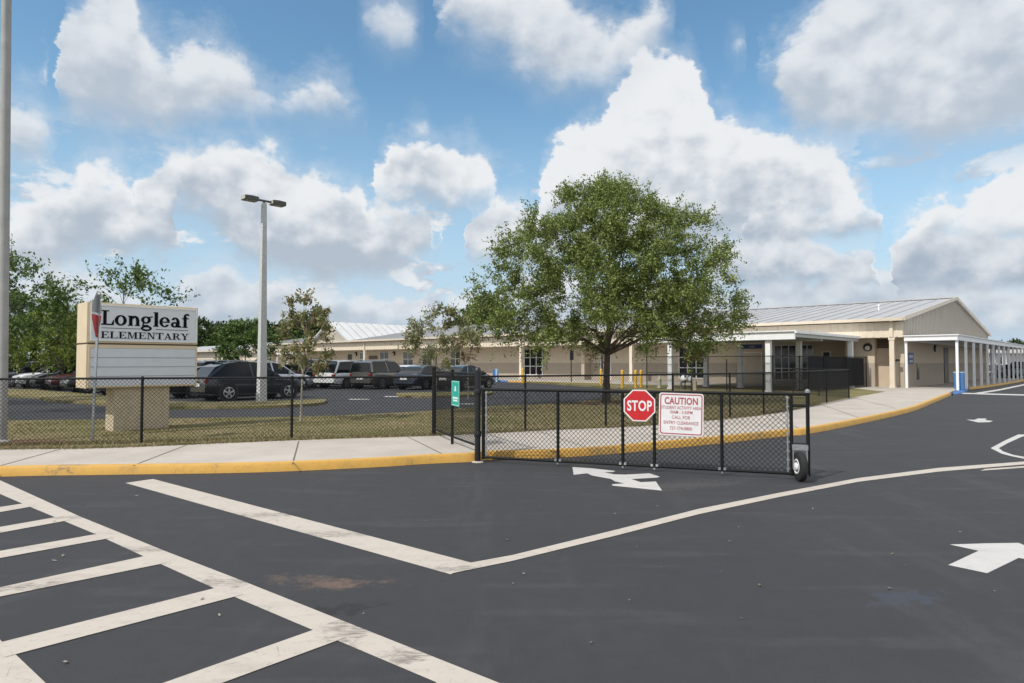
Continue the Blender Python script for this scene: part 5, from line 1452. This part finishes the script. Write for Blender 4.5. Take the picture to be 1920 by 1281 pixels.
# ------------------------------------------------------------------ trees
def norm(a): return a / np.maximum(np.linalg.norm(a, axis=-1, keepdims=True), 1e-9)
def make_tree(name, loc, label, profile, trunk, clumps, seed, leaf_m, bark_m, leaf=(.085, .036), twigs=13, per=18, shell=.6, spread=.75, squash=1.0, group=None, lean=(0, 0), droop=.0, cl_r=(.45, .85), cat='tree', fork=.45, inner=.35, twig_r=.006, skirt=0.0):
    """profile: list of (height, radius) outlining the crown; trunk: (height of crown base, base radius)"""
    g = np.random.default_rng(seed); pr = random.Random(seed)
    rt = root(name, tuple(loc), label, cat, group)
    P = np.array(profile); z0, z1 = P[0, 0], P[-1, 0]
    ph = g.uniform(0, 6.28, 4)
    def rad(z, a):
        return np.interp(z, P[:, 0], P[:, 1]) * (1 + .14 * np.sin(2 * a + ph[0]) + .10 * np.sin(3 * a + ph[1]) + .08 * np.sin(5 * a + ph[2] + z * 1.7))
    cs = []
    while len(cs) < clumps:
        z = g.uniform(z0, z1); a = g.uniform(0, 2 * np.pi); Rm = rad(z, a)
        rr = Rm * math.sqrt(g.uniform(0, 1))
        if rr < shell * Rm and g.uniform() > inner: continue
        if g.uniform() > Rm / P[:, 1].max() + .15: continue
        if z < skirt * (1 - (rr / P[:, 1].max()) ** 1.5) + z0 * .6: continue
        cs.append((rr * math.cos(a), rr * math.sin(a), z))
    cs = np.array(cs)
    th, tr = trunk
    top = z0 + (z1 - z0) * .82
    base = np.array([0, 0, 0.]); 
    mb = MB(); L = Vector(loc)
    tp = []; 
    for i in range(9):
        t = i / 8; z = top * t - .08
        tp.append(L + Vector((lean[0] * t ** 1.3 + .05 * th * math.sin(2.3 * t * 3 + seed) * t * .6, lean[1] * t + .05 * th * math.cos(2.9 * t * 3 + seed) * t * .6, z)))
    radii = [tr * 1.25] + [tr * (1 - .86 * (i / 8) ** .85) for i in range(1, 9)]
    mb.tube(tp, radii, 9)
    def on_trunk(z):
        t = min(max(z / top, 0), 1) * 8; i = min(int(t), 7); f = t - i
        return tp[i].lerp(tp[i + 1], f), radii[i] * (1 - f) + radii[i + 1] * f
    order = np.argsort(np.hypot(cs[:, 0], cs[:, 1]))
    joints = []
    for i in order:
        c = L + Vector(cs[i]) + Vector((lean[0] * .7, lean[1] * .7, 0))
        # leave the trunk below the clump, or leave an earlier limb that already points that way
        h0 = max(th * .8, min(top * .92, cs[i][2] - (.35 + .75 * fork) * math.hypot(cs[i][0], cs[i][1])))
        p0, r0 = on_trunk(h0)
        best = None
        for (jp, jr) in joints:
            d = (c - jp).length
            if jp.z < c.z + .3 and (best is None or d < best[0]): best = (d, jp, jr)
        if best and best[0] < (c - p0).length * .62: p0, r0 = best[1], best[2] / .62
        rb_ = min(r0 * .62, .02 + .011 * (c - p0).length * tr / .12)
        mid = p0.lerp(c, .5) + Vector((0, 0, .12 * (c - p0).length)) + Vector((pr.uniform(-.1, .1), pr.uniform(-.1, .1), 0)) * (c - p0).length
        q1 = p0.lerp(mid, .55); q2 = mid.lerp(c, .5)
        mb.tube([p0, q1, mid, q2, c], [rb_, rb_ * .82, rb_ * .62, rb_ * .42, rb_ * .2], 5, cap=False)
        joints.append((mid, rb_ * .62))
    # twigs and leaves
    n = clumps * twigs
    C = np.repeat(cs, twigs, 0) + np.array(L) + np.array([lean[0] * .7, lean[1] * .7, 0])
    ctr = np.array([L.x + lean[0] * .7, L.y + lean[1] * .7, L.z + z0 + (z1 - z0) * .38])
    outw = norm(C - ctr)
    d = norm(outw * spread + norm(g.normal(size=(n, 3))) * .95 + np.array([0, 0, .22 - droop]))
    ln = g.uniform(*cl_r, size=(n, 1)) * g.uniform(.6, 1.25, size=(n, 1))
    st_ = C + g.normal(size=(n, 3)) * .12 * np.mean(cl_r)
    nt = n
    sel = g.random(n) < .4
    for a, b, e in zip(st_[sel][:900], d[sel], ln[sel]):
        mb.tube([Vector(a), Vector(a + b * e * .85)], [twig_r * 1.4, twig_r * .5], 3, cap=False)
    mb.build('trunk', bark_m, rt, smooth=60)
    t = g.uniform(.12, 1.06, size=(n, per, 1))
    pos = st_[:, None] + d[:, None] * ln[:, None] * t + np.array([0, 0, -1]) * (droop * .5 + .10) * (t * ln[:, None]) ** 2
    pos += g.normal(size=pos.shape) * .035 * (1 + np.mean(cl_r))
    pos = pos.reshape(-1, 3); N = len(pos)
    dl = norm(np.repeat(d, per, 0) * .7 + g.normal(size=(N, 3)) * .75)
    up = norm(np.array([0, 0, 1.0]) + g.normal(size=(N, 3)) * .65)
    sd = norm(np.cross(dl, up))
    s = g.uniform(.65, 1.3, size=(N, 1)); a, b = leaf[0] * s / 2, leaf[1] * s / 2
    nrm = np.cross(sd, dl)
    q_ = np.stack([pos - dl * a, pos + sd * b + nrm * b * .25, pos + dl * a, pos - sd * b + nrm * b * .25], 1)
    np_mesh('crown', q_, 4, leaf_m, rt)
    return rt
ok = G(1137, 755, .12)
make_tree('oak_tree', ok, 'large spreading oak standing on the lawn behind the gate',
          [(2.1, 3.4), (2.5, 4.0), (3.0, 4.35), (3.9, 4.45), (4.9, 4.2), (5.9, 3.9), (6.8, 3.0), (7.5, 1.9), (8.2, .7)], (2.4, .155), 360, 11, MT['oak_leaf'], MT['bark'],
          leaf=(.105, .052), twigs=14, per=29, spread=.8, lean=(.25, 0), droop=.10, cl_r=(.45, .95), fork=.5, shell=.55, inner=.6, skirt=2.1)
mo = [ok + Vector((math.cos(a) * (1.5 + .3 * math.sin(3 * a)), math.sin(a) * (1.15 + .25 * math.cos(2 * a)), 0)) for a in [k * math.pi / 11 for k in range(22)]]
sheet('mulch_bed', [(p.x + .2, p.y - .45) for p in mo], .125, MT['mulch'])
t1 = G(564, 790, .12)
make_tree('magnolia_tree', t1, 'young magnolia with rusty brown leaves and pale thin trunk behind the low fence', [(1.35, .35), (1.7, .72), (2.1, .80), (2.6, .66), (3.0, .42), (3.25, .22)], (1.3, .035), 34, 21, MT['magnolia_leaf'], MT['pale_bark'],
          leaf=(.12, .052), twigs=9, per=10, cl_r=(.16, .34), lean=(.12, .0), shell=.4, inner=.7, twig_r=.004)
t2 = G(815, 775, .12)
make_tree('young_tree', t2, 'thin young tree with mottled olive and brown leaves beside the pedestrian gate', [(1.5, .5), (1.9, .95), (2.4, 1.05), (2.8, .75), (3.1, .3)], (1.4, .035), 46, 31, MT['mixed_leaf'], MT['pale_bark'],
          leaf=(.105, .045), twigs=9, per=10, cl_r=(.18, .36), lean=(.12, 0), shell=.45, inner=.7, twig_r=.004)
t3 = G(878, 745, .12)
make_tree('young_tree', t3, 'small sparse brownish sapling right of the mottled young tree', [(1.7, .25), (2.1, .5), (2.5, .5), (2.9, .2)], (1.6, .03), 16, 33, MT['brown_leaf'], MT['pale_bark'], leaf=(.12, .05), twigs=8, per=9, cl_r=(.16, .34), inner=.7, twig_r=.004)
t4 = G(1297, 742, .12)
make_tree('young_tree', t4, 'small brown leaved tree in front of the canopy windows', [(1.6, .3), (2.0, .7), (2.5, .8), (2.9, .55), (3.2, .2)], (1.5, .04), 34, 35, MT['brown_leaf'], MT['grey_bark'], leaf=(.15, .06), twigs=8, per=9, cl_r=(.2, .42), inner=.7, twig_r=.005)
make_tree('green_tree', (-16.2, 39.5, .05), 'bright green round tree behind the charcoal suv', [(1.7, .9), (2.2, 1.5), (2.9, 1.55), (3.5, 1.1), (4.1, .4)], (1.6, .06), 62, 41, MT['green_leaf'], MT['grey_bark'], leaf=(.16, .08), twigs=10, per=12, cl_r=(.3, .6))
# left-hand group beyond the parked cars
make_tree('leafy_tree', (-27.6, 40.0, .1), 'olive green bushy tree with a thin trunk left of the school sign', [(1.5, 1.6), (2.1, 2.5), (3.0, 2.7), (3.9, 2.2), (4.8, .9)], (1.5, .10), 120, 51, MT['olive_leaf'], MT['grey_bark'], leaf=(.17, .075), twigs=11, per=14, cl_r=(.45, .9), shell=.5)
make_tree('leafy_tree', (-16.6, 21.2, .1), 'open crowned tree rising above the left half of the school sign', [(2.6, .9), (3.2, 1.9), (3.8, 1.9), (4.3, 1.3), (4.9, .5)], (2.4, .07), 62, 53, MT['green_leaf'], MT['grey_bark'], leaf=(.13, .065), twigs=8, per=11, cl_r=(.4, .85), shell=.4, spread=1.0)
make_tree('leafy_tree', (-13.4, 22.4, .1), 'open crowned tree rising above the right half of the school sign', [(2.6, .8), (3.1, 1.5), (3.7, 1.5), (4.3, .8), (4.7, .3)], (2.4, .06), 44, 54, MT['green_leaf'], MT['grey_bark'], leaf=(.13, .065), twigs=8, per=11, cl_r=(.4, .85), shell=.4, spread=1.0)
make_tree('leafy_tree', (-22.3, 25.6, .1), 'dark leaved tree at the left edge partly behind the round pole', [(3.0, 1.3), (3.8, 2.5), (4.8, 2.6), (5.9, 2.0), (7.0, .8)], (2.6, .11), 95, 55, MT['dark_leaf'], MT['grey_bark'], leaf=(.14, .07), twigs=10, per=13, cl_r=(.4, .9), shell=.5, spread=.95)
far = [(-45, 57, 7.5, 'dark_leaf', 1), (-39, 60, 6.4, 'olive_leaf', 2), (-36.5, 57, 6.0, 'green_leaf', 3), (-52, 60, 8.5, 'green_leaf', 4), (-40, 67, 6.6, 'dark_leaf', 5), (-60, 62, 8.0, 'dark_leaf', 6)]
FL = ['dark full tree behind the far left cars', 'yellow green tree behind the white parked car', 'mid green tree behind the maroon parked car', 'tall mid green tree at the far left edge', 'dark tree just beyond the left edge of the school sign', 'dark tree outside the far left of the car park']
for (x, y, h, lm, sd), lab in zip(far, FL):
    make_tree('broadleaf_tree', (x, y, 0), lab, [(.8, h * .36), (h * .3, h * .48), (h * .55, h * .46), (h * .8, h * .30), (h, h * .08)], (h * .2, .16), 100, 60 + sd, MT[lm], MT['grey_bark'], leaf=(.30, .15), twigs=10, per=14, cl_r=(.7, 1.35), group='trees along the far left of the car park')
# distant wood over the roofs: three kinds, copied
proto = []
for i, (lm, w) in enumerate((('dark_leaf', .36), ('green_leaf', .42), ('dark_leaf', .30))):
    proto.append(make_tree('woodland_tree', (0, 0, 0), 'x', [(1.0, 10 * w * .8), (3.5, 10 * w), (6, 10 * w * .9), (8.5, 10 * w * .5), (10, 10 * w * .12)], (2.5, .2), 90, 80 + i, MT[lm], MT['grey_bark'], leaf=(.5, .26), twigs=9, per=12, cl_r=(.9, 1.7), group='woodland behind the school'))
spots = []
for i in range(24):
    px = 345 + i * 10.5
    spots.append((px, 165 + (i * 37 % 50), 10.8 + (i * 53 % 41) / 16.0))
spots += [(905, 190, 21), (884, 200, 17.5), (862, 195, 15), (925, 210, 19), (1868, 150, 6.6), (1885, 160, 6.0), (1905, 150, 6.8), (1930, 155, 6.5), (1850, 170, 6.4)]
words = ['left end', 'second', 'third', 'fourth', 'fifth', 'sixth', 'seventh', 'eighth', 'ninth', 'tenth', 'eleventh', 'twelfth', 'thirteenth', 'fourteenth', 'fifteenth', 'sixteenth', 'seventeenth', 'eighteenth', 'nineteenth', 'twentieth', 'twenty-first', 'twenty-second', 'twenty-third', 'last']
used = set()
for i, (px, y, h) in enumerate(spots):
    p = proto[i % 3]
    o = p if i < 3 else dup(p)
    d = ray(px, HORIZON); k = y / d.y
    o.location = (d.x * k, y, -.2); s = h / 10
    o.scale = (s, s, s); o.rotation_euler = (0, 0, i * 1.7)
    o['label'] = ('%s tree from the left in the distant wood between sign and lamp post' % words[i]) if i < 24 else ['tallest distant tree just left of the oak', 'distant tree second left of the oak', 'distant tree above the mottled young tree', 'distant tree hidden behind the left side of the oak', 'distant tree just right of the building gable',
                                                                                                               'low distant tree above the covered walkway', 'rounded distant tree near the right edge', 'distant tree at the far right edge', 'distant tree touching the gable corner'][i - 24]

# ------------------------------------------------------------------ grass blades and small litter
def poly_points(poly, n, g):
    P = np.array(poly); lo, hi = P.min(0), P.max(0)
    out = np.zeros((0, 2))
    while len(out) < n:
        c = g.uniform(lo, hi, size=(n * 2, 2)); ins = np.zeros(len(c), bool)
        j = len(P) - 1
        for i in range(len(P)):
            cond = ((P[i, 1] > c[:, 1]) != (P[j, 1] > c[:, 1]))
            xx = (P[j, 0] - P[i, 0]) * (c[:, 1] - P[i, 1]) / (P[j, 1] - P[i, 1] + 1e-12) + P[i, 0]
            ins ^= cond & (c[:, 0] < xx); j = i
        out = np.vstack([out, c[ins]])
    return out[:n]
g = np.random.default_rng(5)
gp_ = poly_points([q_ for q_ in lawn_pts if q_[1] < 45], 70000, g)
keep = (gp_[:, 1] < 26) & (gp_[:, 0] > -14)
gp_ = gp_[keep]
clump_n = (np.sin(gp_[:, 0] * 2.1 + 1.3 * np.sin(gp_[:, 1] * 1.7)) + np.sin(gp_[:, 1] * 3.1 + 2 * np.sin(gp_[:, 0] * .9)))
hgt = (.028 + .018 * np.clip(clump_n, -1, 2)) * g.uniform(.5, 1.5, len(gp_))
# taller fringe where the mower cannot reach, along the low fence
fr1 = np.array([list((FA - fd * 5 + fd * u + Vector((-fd.y, fd.x, 0)) * v)[:2]) for u, v in zip(g.uniform(0, 11, 5000), g.normal(.05, .06, 5000))])
fr1 = fr1[fr1[:, 0] < FC.x]
bsp = [p for p in BS if -9 < p.x < 12]
fr2 = []
for p, q2 in zip(bsp[:-1], bsp[1:]):
    kk = int(520 * (q2 - p).length)
    tt = g.uniform(0, 1, kk); dn = Vector((-(q2 - p).y, (q2 - p).x, 0)).normalized(); of = g.normal(.03, .05, kk)
    fr2.append(np.array([[p.x + (q2.x - p.x) * a_ + dn.x * b_, p.y + (q2.y - p.y) * a_ + dn.y * b_] for a_, b_ in zip(tt, of)]).reshape(-1, 2))
fr1 = np.vstack([fr1] + fr2)
gp_ = np.vstack([gp_, fr1]); hgt = np.concatenate([hgt, g.uniform(.03, .09, len(fr1))])
n = len(gp_); a = g.uniform(0, 6.28, n); w = g.uniform(.006, .014, n)
b0_ = np.column_stack([gp_, np.full(n, .118)])
dx = np.column_stack([np.cos(a), np.sin(a), np.zeros(n)])
tip = b0_ + np.column_stack([g.normal(0, .6, n) * hgt, g.normal(0, .6, n) * hgt, hgt])
tag(np_mesh('grass', np.stack([b0_ - dx * w[:, None], b0_ + dx * w[:, None], tip], 1), 3, MT['grass_blade']), kind='stuff')
# dead leaves and grit lying about
lp_ = np.column_stack([g.uniform(-9, 9, 170), g.uniform(2.4, 12, 170)])
on_road = lp_[:, 1] < 8.6
lp_ = lp_[on_road]
n = len(lp_); a = g.uniform(0, 6.28, n); s = g.uniform(.008, .026, n)
c = np.column_stack([lp_, np.full(n, .012)])
e1 = np.column_stack([np.cos(a), np.sin(a), g.uniform(-.3, .3, n)]) * s[:, None]; e2 = np.column_stack([-np.sin(a), np.cos(a), g.uniform(-.3, .3, n)]) * (s * .55)[:, None]
tag(np_mesh('litter', np.stack([c - e1, c + e2, c + e1, c - e2], 1), 4, MT['litter']), kind='stuff')
